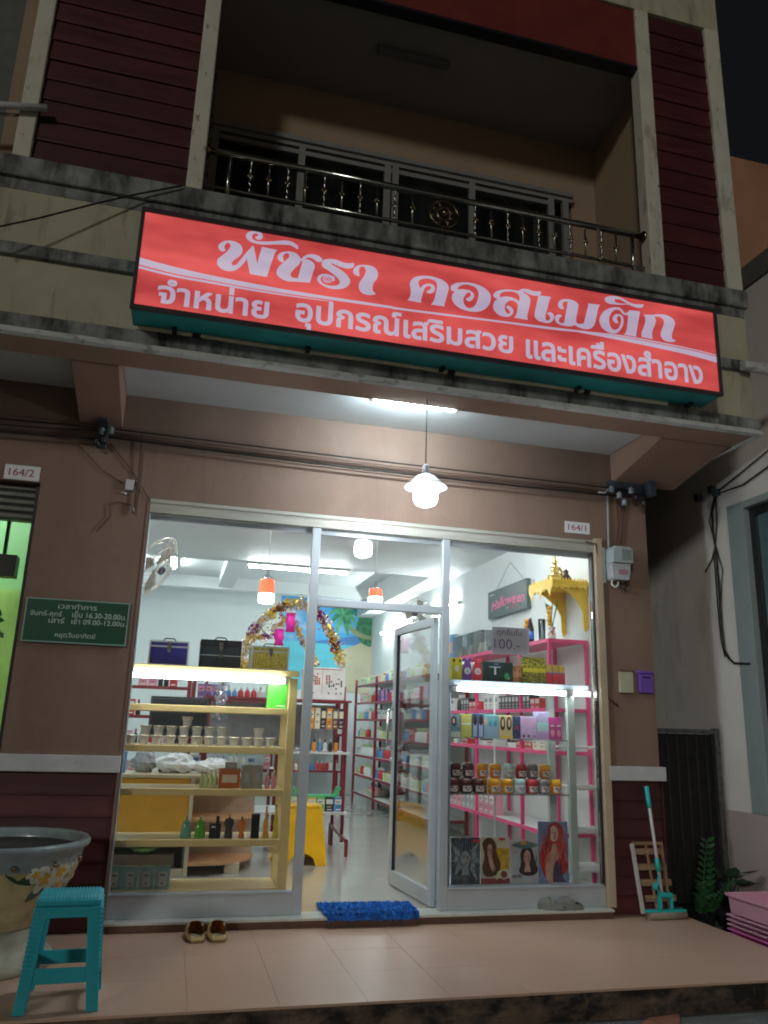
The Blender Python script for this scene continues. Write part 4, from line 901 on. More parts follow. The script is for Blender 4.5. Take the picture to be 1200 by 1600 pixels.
# ---- rack in the middle of the shop
gx0, gx1 = -.60, .80
t = thing('display_rack', 'dark red steel display rack with boards in the middle of the shop behind the door', 'shelf', (.1, 2.7, ZI))
for x in (gx0, gx1-.03):
    for y in (2.5, 3.0): obj('post', MB().box(x, x+.03, y, y+.03, .16 if y < 2.6 else .062, 1.5), M_steel, t)
obj('foot', MB().beam((gx1-.015, 2.28, .2), (gx1-.015, 3.1, .26), .03, .03).beam((gx1-.015, 2.29, .062), (gx1-.015, 2.29, .2), .03, .03).beam((gx1-.015, 3.09, .062), (gx1-.015, 3.09, .26), .03, .03), M_steel, t)
for z in (.44, 1.0, 1.50):
    obj('shelf_board', MB().box(gx0-.02, gx1+.015, 2.42, 3.08, z-.02, z), M_wboard if z < 1.4 else M_steel, t)
obj('mirror_panel', MB().box(gx0+.03, gx1-.03, 3.031, 3.04, 1.02, 1.46), mat('grey_panel', (.35, .38, .38), .3), t)
for i in range(9):
    x = .36+.055*(i % 7); put('bottle', ['white', 'black', 'orange', 'blue'][i % 4], ['black', 'white'][i % 2], (.042, .042, .12), (x, 2.52+.12*(i//7), 1.001), f'small {["white", "black", "orange", "blue"][i % 4]} bottle, {ordn(i+1)} in the rows on the middle display rack board', 'bottles on the display rack')
for i in range(6):
    c = ['lime', 'white', 'yellow', 'green', 'black', 'blue'][i]; put('box', c, 'white' if c != 'white' else 'black', (.085, .08, .13), (.30+.088*i, 2.55, .441), f'{c} packet on the lowest board of the display rack beside the yellow stool', 'packets on the display rack')
t = thing('green_tray', 'bright green plastic tray on packets on the lowest rack board', 'tray', (.5, 2.6, .575))
obj('tray', MB().prism([(-.20, 0), (.20, 0), (.235, .09), (.22, .09), (.19, .012), (-.19, .012), (-.22, .09), (-.235, .09)], 2.52, 2.72, 'y'), mat('green_plastic', (.06, .55, .18), .35), t)
bpy.data.objects['tray'].location = (.53, 0, .5735)
for i in range(7): put('box', ['black', 'orange', 'cream', 'black', 'orange', 'brown', 'black'][i], 'cream', (.05, .02, .2), (.36+.06*i, 2.46, 1.22), f'narrow {["black", "orange", "cream", "black", "orange", "brown", "black"][i]} packet, {ordn(i+1)} from the left, hanging on the display rack', 'packets hanging on the display rack')
t = thing('pattern_board', 'white display carton with rows of dark hearts on top of the display rack', 'carton', (.55, 2.45, 1.53))
b0, b1 = P(484, 1042, y=2.43), P(538, 1090, y=2.43)
obj('carton', MB().box(b0.x-.02, b1.x, 2.43, 2.80, 1.502, b0.z), mat('white_carton', (.74, .70, .68), .5), t, .003)
hp = [(x, y) for x in (85, 105, 150) for y in (315, 425)]+[(x, y) for x in (190, 235, 285) for y in (340, 385, 430, 470, 510) if not (x == 285 and y == 340)]+[(245, 270)]+[(x, y) for x in (460, 520) for y in (320, 365, 410, 455, 500)]+[(515, 545), (515, 575), (570, 560), (620, 560), (620, 520), (570, 455), (740, 400), (685, 510), (735, 510), (800, 450), (800, 490), (800, 530), (800, 570), (675, 625), (675, 735), (790, 740), (500, 725), (85, 710), (130, 715)]
hb = MB(); hr = MB()
for x, y in hp:
    q = P(480+x/15, 1035+y/15, y=2.43); s = .0105; w = hr if (160 < x < 300 or (440 < x < 540 and y < 480)) else hb
    w.prism([(q.x, q.z-s), (q.x+s, q.z+s*.2), (q.x+s*.5, q.z+s), (q.x, q.z+s*.5), (q.x-s*.5, q.z+s), (q.x-s, q.z+s*.2)], 2.4285, 2.4295, 'y')
obj('heart_print', hb, M_black, t, kind='stuff'); obj('heart_print', hr, mat('dark_red_print', (.35, .05, .03), .5), t, kind='stuff')
ln = MB().box((b0.x+b1.x)/2-.05, (b0.x+b1.x)/2-.047, 2.4285, 2.4295, 1.56, b0.z-.02).box(b0.x, b1.x-.03, 2.4285, 2.4295, b0.z-.02, b0.z-.014)
obj('line_print', ln, M_steel, t)
# ---- rack behind the counter at the left
rack('accessory_rack', 'dark red steel shelf rack with small goods behind the counter', -1.55, -.75, [3.3, 3.7], [.7, 1.0, 1.3, 1.6], M_steel, M_wboard, 1.75)
for z in (.7, 1.0, 1.3, 1.6):
    row((-1.5, 3.4, 0), (-.8, 3.4, 0), z+.001, [('box', 'pink', 'white', (.09, .09, .14), 2), ('bottle', 'black', 'red', (.05, .05, .16), 2), ('box', 'red', 'white', (.08, .08, .16), 1), ('box', 'black', 'grey', (.1, .08, .15), 1)], f'{shn(z)} shelf behind counter', 'goods on the accessory rack', .01, .9)
rack('rear_goods_rack', 'dark red shelf rack full of cosmetics seen behind the yellow cabinet', -.72, .30, [3.9, 4.4], [.5, .75, 1.0, 1.25, 1.5], M_steel, M_wboard, 1.7)
for z in (.5, .75, 1.0, 1.25, 1.5):
    row((-.66, 3.98, 0), (.27, 3.98, 0), z+.001, KB, f'{shn(z)} shelf of rear goods rack', 'goods on the rear rack', .006, .93)
rack('back_wall_rack', 'dark red shelf rack against the rear wall under the mural', -.4, 2.0, [8.3, 8.7], [.5, .8, 1.1, 1.4], M_steel, M_wboard, 1.9)
for z in (.5, .8, 1.1, 1.4):
    row((.9, 8.38, 0), (1.98, 8.38, 0), z+.001, KB, f'{shn(z)} shelf at rear wall', 'goods on the back wall rack', .01, .9)

# ================================================================== YELLOW DISPLAY CABINET (left window)
t = thing('display_cabinet', 'yellow wooden display cabinet with open shelves behind the left shop window', 'cabinet', (-.68, .3, ZI))
cz = [1.62, 1.365, 1.10, .825, .507, .205]
for i, z in enumerate(cz):
    obj('shelf_board', MB().box(-1.262, -.152, .125, .50, z-.044, z), M_ywood, t, .003)
for x in (-.150, -1.30):
    for y in (.12, .46): obj('post', MB().box(x, x+.058, y, y+.042, .062, 1.575 if y < .2 else 1.62), M_ywood, t, .003)
obj('top_rail', MB().box(-1.30, -.085, .105, .124, 1.585, 1.628), M_ywood, t, .003)
c_ = ceiling_tube('long bright fluorescent tube under the top board of the yellow cabinet', (-1.27, .095, 1.553), (-.19, .095, 1.553), .017, M_tubeglow2, fit=(0, .028, .012))
M_alc = mat('case_aluminium', (.62, .68, .72), .35, .15)
def vcase(label, x0, x1, z1, m, style=0):
    y0, y1, z0 = .20, .42, 1.6285
    t = thing('cosmetic_case', label, 'case', ((x0+x1)/2, y0, z0), 'cosmetic cases on the yellow cabinet')
    obj('body', MB().box(x0+.004, x1-.004, y0+.004, y1-.004, z0+.003, z1-.004), m, t)
    e = .011; fr_ = MB(); zz = z1-.045
    for x in (x0, x1-e):
        for y in (y0, y1-e): fr_.box(x, x+e, y, y+e, z0, z1)
    for z in (z0, zz, z1-e):
        for y in (y0-.001, y1-e+.001): fr_.box(x0+e, x1-e, y, y+e, z, z+e)
        for x in (x0-.001, x1-e+.001): fr_.box(x, x+e, y0+e, y1-e, z, z+e)
    obj('edge_trim', fr_, M_alc if style == 0 else M_black, t)
    xm = (x0+x1)/2
    obj('latch', MB().box(xm-.014, xm+.014, y0-.012, y0-.0015, zz-.015, zz+.03).tube([(xm, y0-.014, zz-.02), (xm, y0-.002, zz-.02)], .013, 10), M_chrome, t, .002)
    if style:
        obj('band', MB().box(x0+.003, x1-.003, y0-.002, y0+.003, z0+.085, z0+.089), M_alc, t); obj('latch', MB().box(xm-.012, xm+.012, y0-.012, y0-.0025, z0+.07, z0+.10), M_chrome, t)
    obj('handle', MB().tube([(xm-.05, y0+.1, z1), (xm-.03, y0+.1, z1+.025), (xm+.03, y0+.1, z1+.025), (xm+.05, y0+.1, z1)], .005, 6), M_black, t)
vcase('navy blue glitter cosmetic case with aluminium edges on the yellow cabinet', -1.135, -.865, 1.80, mat('navy_glitter', (.03, .03, .24), .3, var=.7, vs=300))
vcase('plain black cosmetic case with two latches between the blue and gold cases', -.785, -.50, 1.825, mat('dark_slate', (.025, .045, .06), .5), 1)
vcase('gold checked cosmetic case with aluminium edges on the yellow cabinet', -.425, -.155, 1.80, mat('gold_checked', (.55, .45, .08), .4, .0, var=.5, vs=110))
# cream tubs, stacked in rows
M_tubw = ('tub', 'white', 'cream', (.074, .074, .062))
x = -1.235
for i in range(9): put(*M_tubw, (-1.19+.0855*i, .17, 1.101), f'cream white tub, {ordn(i+1)} from the left in the lower row on the yellow cabinet', 'cream tubs on the yellow cabinet')
for i in range(3): put(*M_tubw, (-.42+.082*i, .17, 1.101), f'cream white tub, {ordn(i+1)} of the three at the right end of the shelf', 'cream tubs on the yellow cabinet')
for i in range(7): put(*M_tubw, (-1.10+.0845*i, .175, 1.1645), f'cream white tub, {ordn(i+1)} from the left in the stacked second row', 'cream tubs on the yellow cabinet')
put(*M_tubw, (-.34, .175, 1.1645), 'single cream white tub stacked on the three tubs at the right end', 'cream tubs on the yellow cabinet')
put(*M_tubw, (-.83, .18, 1.228), 'topmost cream white tub standing alone on the stacked row', 'cream tubs on the yellow cabinet')
t = thing('green_box', 'plain bright green carton on the upper shelf of the yellow cabinet', 'box', (-.22, .2, 1.366))
obj('carton', MB().box(-.29, -.157, .17, .26, 1.366, 1.545), mat('green_carton', (.08, .50, .05), .4), t, .002); obj('print', MB().box(-.23, -.17, .1688, .1698, 1.38, 1.386), pal['white'], t)
# perfume bottles, one by one
def perfume(label, x, prof, cm, capm, caph, cr, z=.5075, y=.19, sy=.55):
    t = thing('perfume_bottle', label, 'bottle', (x, y, z), 'perfume bottles on the yellow cabinet')
    obj('bottle', MB().lathe(prof, x, y, z, 16, sy=sy), cm, t)
    zt = z+prof[-1][1]; obj('cap', MB().lathe([(cr, 0), (cr, caph*.8), (cr*.6, caph)], x, y, zt, 10), capm, t)
liq = lambda n, c: mat('liquid_'+n, c, .08, var=.05, coat=.6)
trap = [(.030, 0), (.037, .006), (.034, .06), (.020, .105), (.010, .113)]
perfume('pale sea green perfume bottle with silver cap, leftmost of the perfume row', -.775, trap, liq('sea', (.14, .42, .30)), M_chrome, .03, .008)
perfume('bright green perfume bottle with silver cap beside the pale green one', -.683, trap, liq('green', (.10, .45, .04)), M_chrome, .03, .008)
t = thing('perfume_bottle', 'square black perfume bottle with tall black cap in the perfume row', 'bottle', (-.586, .19, .5075), 'perfume bottles on the yellow cabinet')
obj('bottle', MB().box(-.624, -.548, .17, .21, .5075, .60), M_black, t, .004); obj('cap', MB().box(-.582, -.560, .18, .20, .6005, .648), M_black, t, .002); obj('print', MB().box(-.61, -.585, .1688, .1698, .575, .585), pal['white'], t)
torso = [(.026, 0), (.030, .02), (.022, .055), (.034, .095), (.030, .118), (.010, .128)]
perfume('dark grey figure shaped perfume bottle with chrome top', -.494, torso, liq('smoke', (.07, .07, .08)), M_chrome, .02, .008)
perfume('small orange perfume bottle with curved waist', -.408, [(.018, 0), (.02, .02), (.014, .04), (.027, .08), (.024, .105), (.008, .118)], liq('orange', (.75, .22, .05)), M_brass, .018, .007)
t = thing('perfume_carton', 'tall plain black carton in the perfume row', 'box', (-.317, .19, .5075))
obj('carton', MB().box(-.345, -.29, .17, .21, .5075, .655), M_black, t, .002); obj('lid', MB().box(-.346, -.289, .169, .211, .6555, .662), M_black, t)
perfume('tall amber perfume bottle tapering to a long neck', -.245, [(.020, 0), (.022, .01), (.017, .05), (.021, .085), (.010, .13), (.006, .19)], liq('amber', (.75, .38, .05)), M_brass, .015, .006)
perfume('tall yellow green perfume bottle, rightmost of the perfume row', -.178, [(.022, 0), (.024, .01), (.015, .06), (.018, .10), (.009, .15), (.006, .20)], liq('yellow', (.65, .58, .08)), M_brass, .012, .006)
for i in range(4): put('bottle', 'lime', 'cream', (.026, .026, .125), (-.70+.03*i, .19, .826), f'slim lime green tube bottle, {ordn(i+1)} of four on the yellow cabinet', 'lime tubes on the yellow cabinet')
for (x0, x1, h, c, lab) in ((-.585, -.445, .125, 'brown', 'orange brown carton on the middle shelf of the yellow cabinet'), (-.55, -.47, .04, 'grey', ''), (-.435, -.365, .15, 'grey', 'clear grey carton right of the orange brown carton'), (-.36, -.29, .15, 'grey', 'second clear grey carton, beside the pink tubes')):
    z0 = .826 if lab else .9525
    if not lab: lab = 'small grey block lying on the orange brown carton'
    t = thing('carton', lab, 'box', ((x0+x1)/2, .2, z0))
    obj('box', MB().box(x0, x1, .17, .25, z0, z0+h), mat('rust_carton', (.52, .14, .03), .5) if c == 'brown' else mat('grey_clear_carton', (.36, .35, .30), .2), t, .003); obj('print', MB().box(x0+.02, x1-.02, .1686, .1696, z0+h*.3, z0+h*.7), pal['cream'] if c == 'brown' else pal['grey'], t)
for i in range(2): put('bottle', 'pink', 'white', (.034, .034, .125), (-.255+.045*i, .19, .826), ['left', 'right'][i]+' one of two pale pink tube bottles on the yellow cabinet', 'pink tubes on the yellow cabinet')
for i in range(4):
    t = thing('soap_carton', ['leftmost teal carton with white label at the bottom of the left window', 'second teal carton with white label at the bottom of the left window', 'third teal carton with white label at the bottom of the left window', 'rightmost teal carton with white label at the bottom of the left window'][i], 'box', (-1.2+.1*i, .16, .206), 'teal cartons')
    x = -1.248+.1*i
    obj('carton', MB().box(x, x+.096, .13, .20, .206, .345), mat('teal_carton', (.34, .58, .58), .5, var=.2, vs=30), t, .002)
    obj('label', MB().box(x+.024, x+.074, .1288, .1298, .225, .315), pal['white'], t)
    obj('print', MB().box(x+.034, x+.064, .1278, .1286, .29, .297).box(x+.044, x+.054, .1278, .1286, .24, .25), M_black, t)
# ---- counter behind
CY = 1.4
t = thing('sales_counter', 'sales counter with orange front panel, cream top and a rounded open shelf end', 'counter', (-1.2, CY, ZI))
M_or = mat('orange_laminate', (.95, .50, .07), .4, var=.05)
M_crw = mat('cream_laminate', (.72, .62, .45), .4, var=.05)
obj('top', MB().box(-1.72, -.70, CY-.02, CY+.5, .805, .832), M_crw, t, .003)
obj('front_panel', MB().box(-1.72, -.735, CY, CY+.018, .30, .80), M_or, t)
obj('side_panel', MB().box(-.733, -.70, CY-.018, CY+.48, .0615, .804), M_crw, t, .003); obj('rail', MB().box(-1.72, -.735, CY-.012, CY-.001, .735, .76), M_crw, t)
obj('kick_rail', MB().box(-1.72, -.735, CY-.01, CY+.018, .062, .12), M_crw, t)
for z in (.83, .50, .165):
    pts = [(-.6995, CY+.47), (-.6995, CY-.02)]+[(-.6995+.56*math.sin(a*math.pi/20), CY+.47-.49*math.cos(a*math.pi/20)) for a in range(1, 11)]
    obj('round_shelf', MB().prism(pts, z-.025, z, 'z'), M_crw if z > .6 else mat('orange_lit_shelf', (.72, .40, .20), .4), t)  # orange light is put into the colour of the lower shelves
obj('back_panel', MB().box(-.699, -.15, CY+.472, CY+.49, .062, .80), mat('peach_panel', (.62, .50, .40), .4), t)
obj('foot_block', MB().box(-.40, -.28, CY+.1, CY+.3, .0615, .139), M_crw, t)
def crumple(name, label, cat, c, r, m, seed, sz=(1, 1, .6), n=18):
    rr = random.Random(seed); mb = MB(); k = 10
    for i in range(k+1):
        th = math.pi*i/k
        for j in range(n):
            ph = 2*math.pi*j/n; q = r*(1+rr.uniform(-.22, .16)); mb.v.append((c[0]+q*sz[0]*math.sin(th)*math.cos(ph), c[1]+q*sz[1]*math.sin(th)*math.sin(ph), max(c[2]+.001, c[2]+r*sz[2]*.9+q*sz[2]*math.cos(th))))
    for i in range(k):
        for j in range(n): mb.face((i*n+j, i*n+(j+1) % n, (i+1)*n+(j+1) % n, (i+1)*n+j), 0, False)
    o = obj(name, mb, m, None); tag(o, label, cat); return o
M_bag = mat('white_plastic_bag', (.80, .82, .84), .35, var=.05, vs=30)
crumple('plastic_bag', 'crumpled white plastic bag in the middle of the sales counter', 'bag', (-.86, 1.62, .832), .15, M_bag, 3, (1.1, .8, .55))
crumple('plastic_bag', 'larger crumpled white plastic bag right end of the counter top', 'bag', (-.55, 1.6, .831), .13, M_bag, 5, (1.2, .8, .5))
crumple('plastic_bag', 'grey crumpled bag left on the counter beside the blue box', 'bag', (-1.12, 1.66, .832), .11, mat('grey_bag', (.30, .31, .33), .4), 8, (1, .8, .8))
t = thing('blue_box', 'tall blue box at the left end of the sales counter', 'box', (-1.32, 1.5, .832)); obj('carton', MB().box(-1.36, -1.26, 1.5, 1.6, .833, .99), pal['blue'], t, .003); obj('lid', MB().box(-1.362, -1.258, 1.498, 1.602, .9905, 1.0), pal['blue'], t)
t = thing('monitor', 'black computer monitor on the counter behind the upper cabinet shelves', 'monitor', (-.9, 1.75, .832))
obj('screen', MB().box(-1.12, -.62, 1.75, 1.78, 1.13, 1.46), M_black, t, .005); obj('panel', MB().box(-1.10, -.64, 1.747, 1.7495, 1.15, 1.44), mat('dark_screen', (.02, .03, .035), .1), t); obj('stand', MB().box(-.90, -.84, 1.785, 1.81, .85, 1.2).box(-1.0, -.74, 1.7, 1.86, .833, .849), M_black, t, .003)
tinsel('silver_flower_spray', 'silver and blue glittering flower spray on the counter behind the upper shelves', [tuple(P(345, 1120, y=1.7)), tuple(P(343, 1095, y=1.7)), tuple(P(350, 1062, y=1.7))], 260, .06, [mat('pale_blue_petal', (.35, .42, .62), .4), T_sil, mat('lilac_petal', (.45, .40, .60), .5)], .016)

t = thing('under_counter_dark', 'green bowl and bin, with a board added as shade under the orange counter', 'basket', (-1.1, 1.45, ZI))
obj('dark_bin', MB().box(-1.6, -.80, 1.44, 1.8, .0615, .22, taper=.01), mat('brown_grey_bin', (.20, .15, .12), .6), t, .005); obj('green_bowl', MB().lathe([(.08, .221), (.13, .27), (.125, .27), (.07, .228)], -1.05, 1.56, 0, 16), pal['green'], t); obj('back_board', MB().box(-1.72, -.735, 1.84, 1.86, .0615, .80), mat('shade_back_board', (.28, .20, .15), .6), t)  # bin and back board added to make the space below the counter dark
# ---- plastic stools
def stool(name, label, c, w, wt, h, m, rz=0, solid=False, rails=((.115, .178),), ribs=False):
    t = thing(name, label, 'stool', c, None, rz); b = w/2; a = wt/2; Z = h
    lg = .052
    top = MB()
    top.prism([(-a+.02, -a), (a-.02, -a), (a, -a+.02), (a, a-.02), (a-.02, a), (-a+.02, a), (-a, a-.02), (-a, -a+.02)], h-.028, h, 'z')
    obj('seat', top, m, t, .008, local=True, seg=3)
    if ribs:
        rb = MB(); k = 17
        for i in range(k):
            x = -a+.02+(wt-.04)*i/(k-1); rb.box(x-.004, x+.004, -a+.012, a-.012, h+.0003, h+.0055)
        obj('seat_ribs', rb, m, t, .001, local=True, kind='stuff', seg=1)
    def at_(z): k = 1-z/h; return a+(b-a)*k
    if not solid:
        for sx in (-1, 1):
            for sy in (-1, 1):
                lm = MB(); z1 = h-.03; o0, o1 = at_(0), at_(z1); l1 = lg*1.15
                for (ox, oy) in (((o0, o0), (0, 0)),):
                    pass
                def ring(z, o, l): return [(sx*o, sy*o, z), (sx*(o-l), sy*o, z), (sx*(o-l), sy*(o-.012), z), (sx*(o-.012), sy*(o-.012), z), (sx*(o-.012), sy*(o-l), z), (sx*o, sy*(o-l), z)]
                zs_ = [0, .006, z1*.5, z1]; 
                for z in zs_: lm.v += ring(z, at_(z)+(0.006 if z < .007 else 0), lg+(l1-lg)*z/z1)
                for i in range(3):
                    for j in range(6): lm.face((i*6+j, i*6+(j+1) % 6, (i+1)*6+(j+1) % 6, (i+1)*6+j))
                lm.face(range(6)); lm.face(range(18, 24))
                obj('leg', lm, m, t, .005, local=True)
                if ribs:
                    rb = MB()
                    for i in range(22):
                        z = .02+(z1-.03)*i/21; o = at_(z)
                        rb.box(min(sx*o, sx*(o-.03)), max(sx*o, sx*(o-.03)), min(sy*o, sy*(o+.0038)), max(sy*o, sy*(o+.0038)), z-.003, z+.003)
                        rb.box(min(sx*o, sx*(o+.0038)), max(sx*o, sx*(o+.0038)), min(sy*o, sy*(o-.03)), max(sy*o, sy*(o-.03)), z-.003, z+.003)
                    obj('leg_ribs', rb, m, t, 0, local=True, kind='stuff')
        for (z0, z1) in rails:
            for s in (-1, 1):
                o0, o1 = at_(z0), at_(z1); i0 = o0-lg; i1 = o1-lg
                obj('rail', MB().hexa([(-i0, s*o0-.002*s, z0), (i0, s*o0-.002*s, z0), (i0, s*(o0-.01), z0), (-i0, s*(o0-.01), z0), (-i1, s*o1-.002*s, z1), (i1, s*o1-.002*s, z1), (i1, s*(o1-.01), z1), (-i1, s*(o1-.01), z1)]), m, t, .003, local=True)
                obj('rail', MB().hexa([(s*o0-.002*s, -i0, z0), (s*o0-.002*s, i0, z0), (s*(o0-.01), i0, z0), (s*(o0-.01), -i0, z0), (s*o1-.002*s, -i1, z1), (s*o1-.002*s, i1, z1), (s*(o1-.01), i1, z1), (s*(o1-.01), -i1, z1)]), m, t, .003, local=True)
        ap = MB()
        for s in (-1, 1):
            o0, o1 = at_(h-.075), at_(h-.03)
            ap.hexa([(-o0+.05, s*o0, h-.075), (o0-.05, s*o0, h-.075), (o0-.05, s*(o0-.01), h-.075), (-o0+.05, s*(o0-.01), h-.075), (-o1+.012, s*o1, h-.029), (o1-.012, s*o1, h-.029), (o1-.012, s*(o1-.01), h-.029), (-o1+.012, s*(o1-.01), h-.029)])
            ap.hexa([(s*o0, -o0+.05, h-.075), (s*o0, o0-.05, h-.075), (s*(o0-.01), o0-.05, h-.075), (s*(o0-.01), -o0+.05, h-.075), (s*o1, -o1+.012, h-.029), (s*o1, o1-.012, h-.029), (s*(o1-.01), o1-.012, h-.029), (s*(o1-.01), -o1+.012, h-.029)])
        obj('apron', ap, m, t, .003, local=True)
    else:
        for q in range(4):
            mb = MB(); n = 14; Zt = h-.029
            prof = []
            arch = [(-b*.55+ b*1.1*i/n) for i in range(n+1)]
            poly = [(-b, 0), (-b*.55, 0)]+[(x, .10*math.sqrt(max(0, 1-(x/(b*.55))**2))) for x in arch[1:-1]]+[(b*.55, 0), (b, 0), (a, Zt), (-a, Zt)]
            cs, sn = [(1, 0), (0, 1), (-1, 0), (0, -1)][q]
            k = len(poly)
            for th in (0, .008):
                for (u, v) in poly:
                    o = at_(v)-th; uu = u*(at_(v)/b if abs(u) >= b*.99 or v == Zt else 1) if v != Zt else u
                    mb.v.append((uu*cs+o*sn, uu*sn-o*cs, v))
            tri = tessellate_polygon([[Vector((p[0], p[1], 0)) for p in poly]])
            for f in tri: mb.face(f); mb.face([k+i for i in reversed(f)])
            for i in range(k): mb.face((i, (i+1) % k, k+(i+1) % k, k+i))
            obj('side_panel', mb, m, t, .002, local=True)
        obj('hand_hole_rim', MB().tube([(.03*math.cos(i*math.pi/8), .03*math.sin(i*math.pi/8), h+.001) for i in range(17)], .003, 5), m, t, 0, local=True)
    return t
M_ys = mat('yellow_plastic', (.95, .50, .01), .35, var=.04)
stool('plastic_stool', 'yellow plastic stool standing inside the doorway behind the left mullion', (.28, 2.02, ZI), .44, .34, .50, M_ys, .05, solid=True)
M_ts = mat('turquoise_plastic', (.02, .42, .52), .45, var=.08, vs=5, bump=.05, bs=200, stain=[((.05, .33, .35), (30, 30, 8), .6, .72, .5)])
stool('plastic_stool', 'turquoise ribbed plastic stool on the porch in front of the glazed pot', (-1.325, -1.262, .0005), .345, .285, .455, M_ts, .03, ribs=True)

# ================================================================== RIGHT WINDOW SHOWCASE
t = thing('glass_showcase', 'pale showcase with glass shelves behind the right shop window', 'cabinet', (1.6, .3, ZI))
M_pal = mat('pale_blue_board', (.42, .52, .60), .4, var=.05); M_gg = mat('grey_green_post', (.42, .50, .47), .4, var=.05)
obj('top_board', MB().box(1.03, 2.20, .12, .50, 1.575, 1.622), M_pal, t, .003)
obj('side_post', MB().box(1.03, 1.062, .12, .50, .0615, 1.574), M_pal, t, .003); obj('side_post', MB().box(2.012, 2.07, .12, .16, .0615, 1.574), M_gg, t, .003); obj('side_post', MB().box(2.012, 2.07, .46, .50, .0615, 1.574), M_gg, t, .003)
obj('base', MB().box(1.0625, 2.0115, .12, .50, .0615, .208), M_pal, t, .003)
for z in (1.204, .811): obj('glass_shelf', MB().box(1.064, 2.010, .125, .42, z-.008, z), glass('green_edge_glass', (.88, .97, .93), .9, .01), t, .001)
obj('shelf_strip', MB().box(1.54, 1.552, .455, .467, .21, 1.57), M_white, t); obj('shelf_strip', MB().box(1.066, 1.078, .455, .467, .21, 1.57), M_white, t)
for z in (1.16, .86, .55, .28): obj('white_shelf', MB().box(2.0705, 2.40, .17, .5, z-.018, z), M_wboard, t, .002)
ceiling_tube('long bright tube under the top board of the right showcase', (1.10, .105, 1.552), (1.985, .105, 1.552), .015, M_tubeglow2, fit=(0, .028, .01))
ceiling_tube('short bright tube at the right end of the showcase beside the jamb', (2.055, .105, 1.555), (2.19, .105, 1.555), .015, M_tubeglow2, fit=(0, .028, .01))
def carton(label, x0, x1, z, h, m, parts=(), y=.145, d=.07, cat='box', name='hair_dye_carton', grp='cartons in the right window'):
    t = thing(name, label, cat, ((x0+x1)/2, y, z), grp)
    obj('carton', MB().box(x0, x1, y, y+d, z+.0005, z+h), m, t, .002, seg=1)
    for k, (a, b, c, e, pm_) in enumerate(parts):   # fractions of the front face
        X0, X1 = x0+(x1-x0)*a, x0+(x1-x0)*b; Z0, Z1 = z+h*c, z+h*e
        if pm_[0] == 'o':
            n = 16; pts = [((X0+X1)/2+(X1-X0)/2*math.cos(2*math.pi*i/n), (Z0+Z1)/2+(Z1-Z0)/2*math.sin(2*math.pi*i/n)) for i in range(n)]
            obj('print', MB().prism(pts, y-.0008-.0006*k, y-.0003-.0006*k, 'y'), pm_[1], t)
        else: obj('print', MB().box(X0, X1, y-.0008-.0006*k, y-.0003-.0006*k, Z0, Z1), pm_[1], t)
    return t
C = lambda n, c, r=.4, **k: mat('print_'+n, c, r, **k)
c_hair = C('dark_hair', (.035, .022, .018), var=.5, vs=(60, 60, 14)); c_skin = C('skin', (.60, .38, .29), var=.16, vs=26, stain=[((.42, .24, .19), 30, .52, .75, .6), ((.72, .52, .44), 22, .55, .75, .6)]); c_wh = C('white', (.75, .75, .75)); c_gold = C('gold', (.62, .42, .08))
carton('grey blue hair colour carton, leftmost in the upper row of the right window', 1.068, 1.145, 1.2045, .16, C('slate', (.15, .25, .32), var=.3, vs=30), [(.1, .6, .5, .95, ('o', c_hair)), (.2, .45, .6, .85, ('o', c_skin)), (0, 1, 0, .25, ('b', C('pale', (.5, .55, .5))))])
carton('yellow green carton in the upper row of the right window', 1.15, 1.235, 1.2045, .168, C('yellowgreen', (.50, .48, .12), var=.15, vs=40), [(.1, .9, .55, .62, ('b', c_wh))])
carton('navy carton with two dark bottles printed, in the upper row', 1.238, 1.33, 1.2045, .175, C('navy', (.06, .10, .22)), [(.08, .42, .05, .6, ('b', C('steel', (.35, .45, .65)))), (.58, .92, .05, .6, ('b', C('steel', (.35, .45, .65)))), (.1, .4, .5, .95, ('o', c_hair)), (.6, .9, .5, .95, ('o', c_hair))])
carton('sea green and blue carton in the upper row beside the navy one', 1.333, 1.452, 1.2045, .17, C('seablue', (.16, .38, .42), var=.2, vs=20), [(0, 1, 0, .5, ('b', C('steel2', (.25, .38, .50)))), (0, .2, .5, .9, ('o', c_skin)), (.3, .5, .5, .75, ('o', C('petrol', (.05, .25, .35)))), (.65, .85, .5, .75, ('o', C('petrol', (.05, .25, .35))))])
carton('gold carton printed with two long haired portraits in the upper row', 1.455, 1.563, 1.2045, .168, C('palegold', (.55, .48, .22)), [(.06, .46, .35, .95, ('o', c_hair)), (.54, .94, .35, .95, ('o', c_hair)), (.18, .36, .5, .85, ('o', c_skin)), (.66, .84, .5, .85, ('o', c_skin)), (0, 1, .0, .12, ('b', c_gold))])
carton('dark navy patterned carton in the upper row', 1.567, 1.628, 1.2045, .165, C('nightnavy', (.03, .05, .12), var=.7, vs=60), [(.3, .7, .4, .6, ('o', C('dull_red', (.3, .05, .08))))])
carton('lilac carton with pink dots in the upper row', 1.632, 1.762, 1.2045, .165, C('lilac', (.52, .36, .58), var=.1, vs=30), [(.15, .3, .68, .85, ('o', pal['pink'])), (.65, .85, .68, .85, ('o', pal['pink'])), (.1, .25, .08, .2, ('o', c_hair)), (.4, .55, .08, .2, ('o', c_hair)), (.75, .9, .08, .2, ('o', pal['purple']))])
carton('tallest lavender and mint carton in the upper row', 1.765, 1.862, 1.2045, .205, C('lavender', (.40, .38, .58), var=.15, vs=20), [(0, 1, .3, .62, ('b', C('mint', (.35, .60, .58)))), (0, 1, 0, .28, ('b', C('mauve', (.48, .30, .55))))])
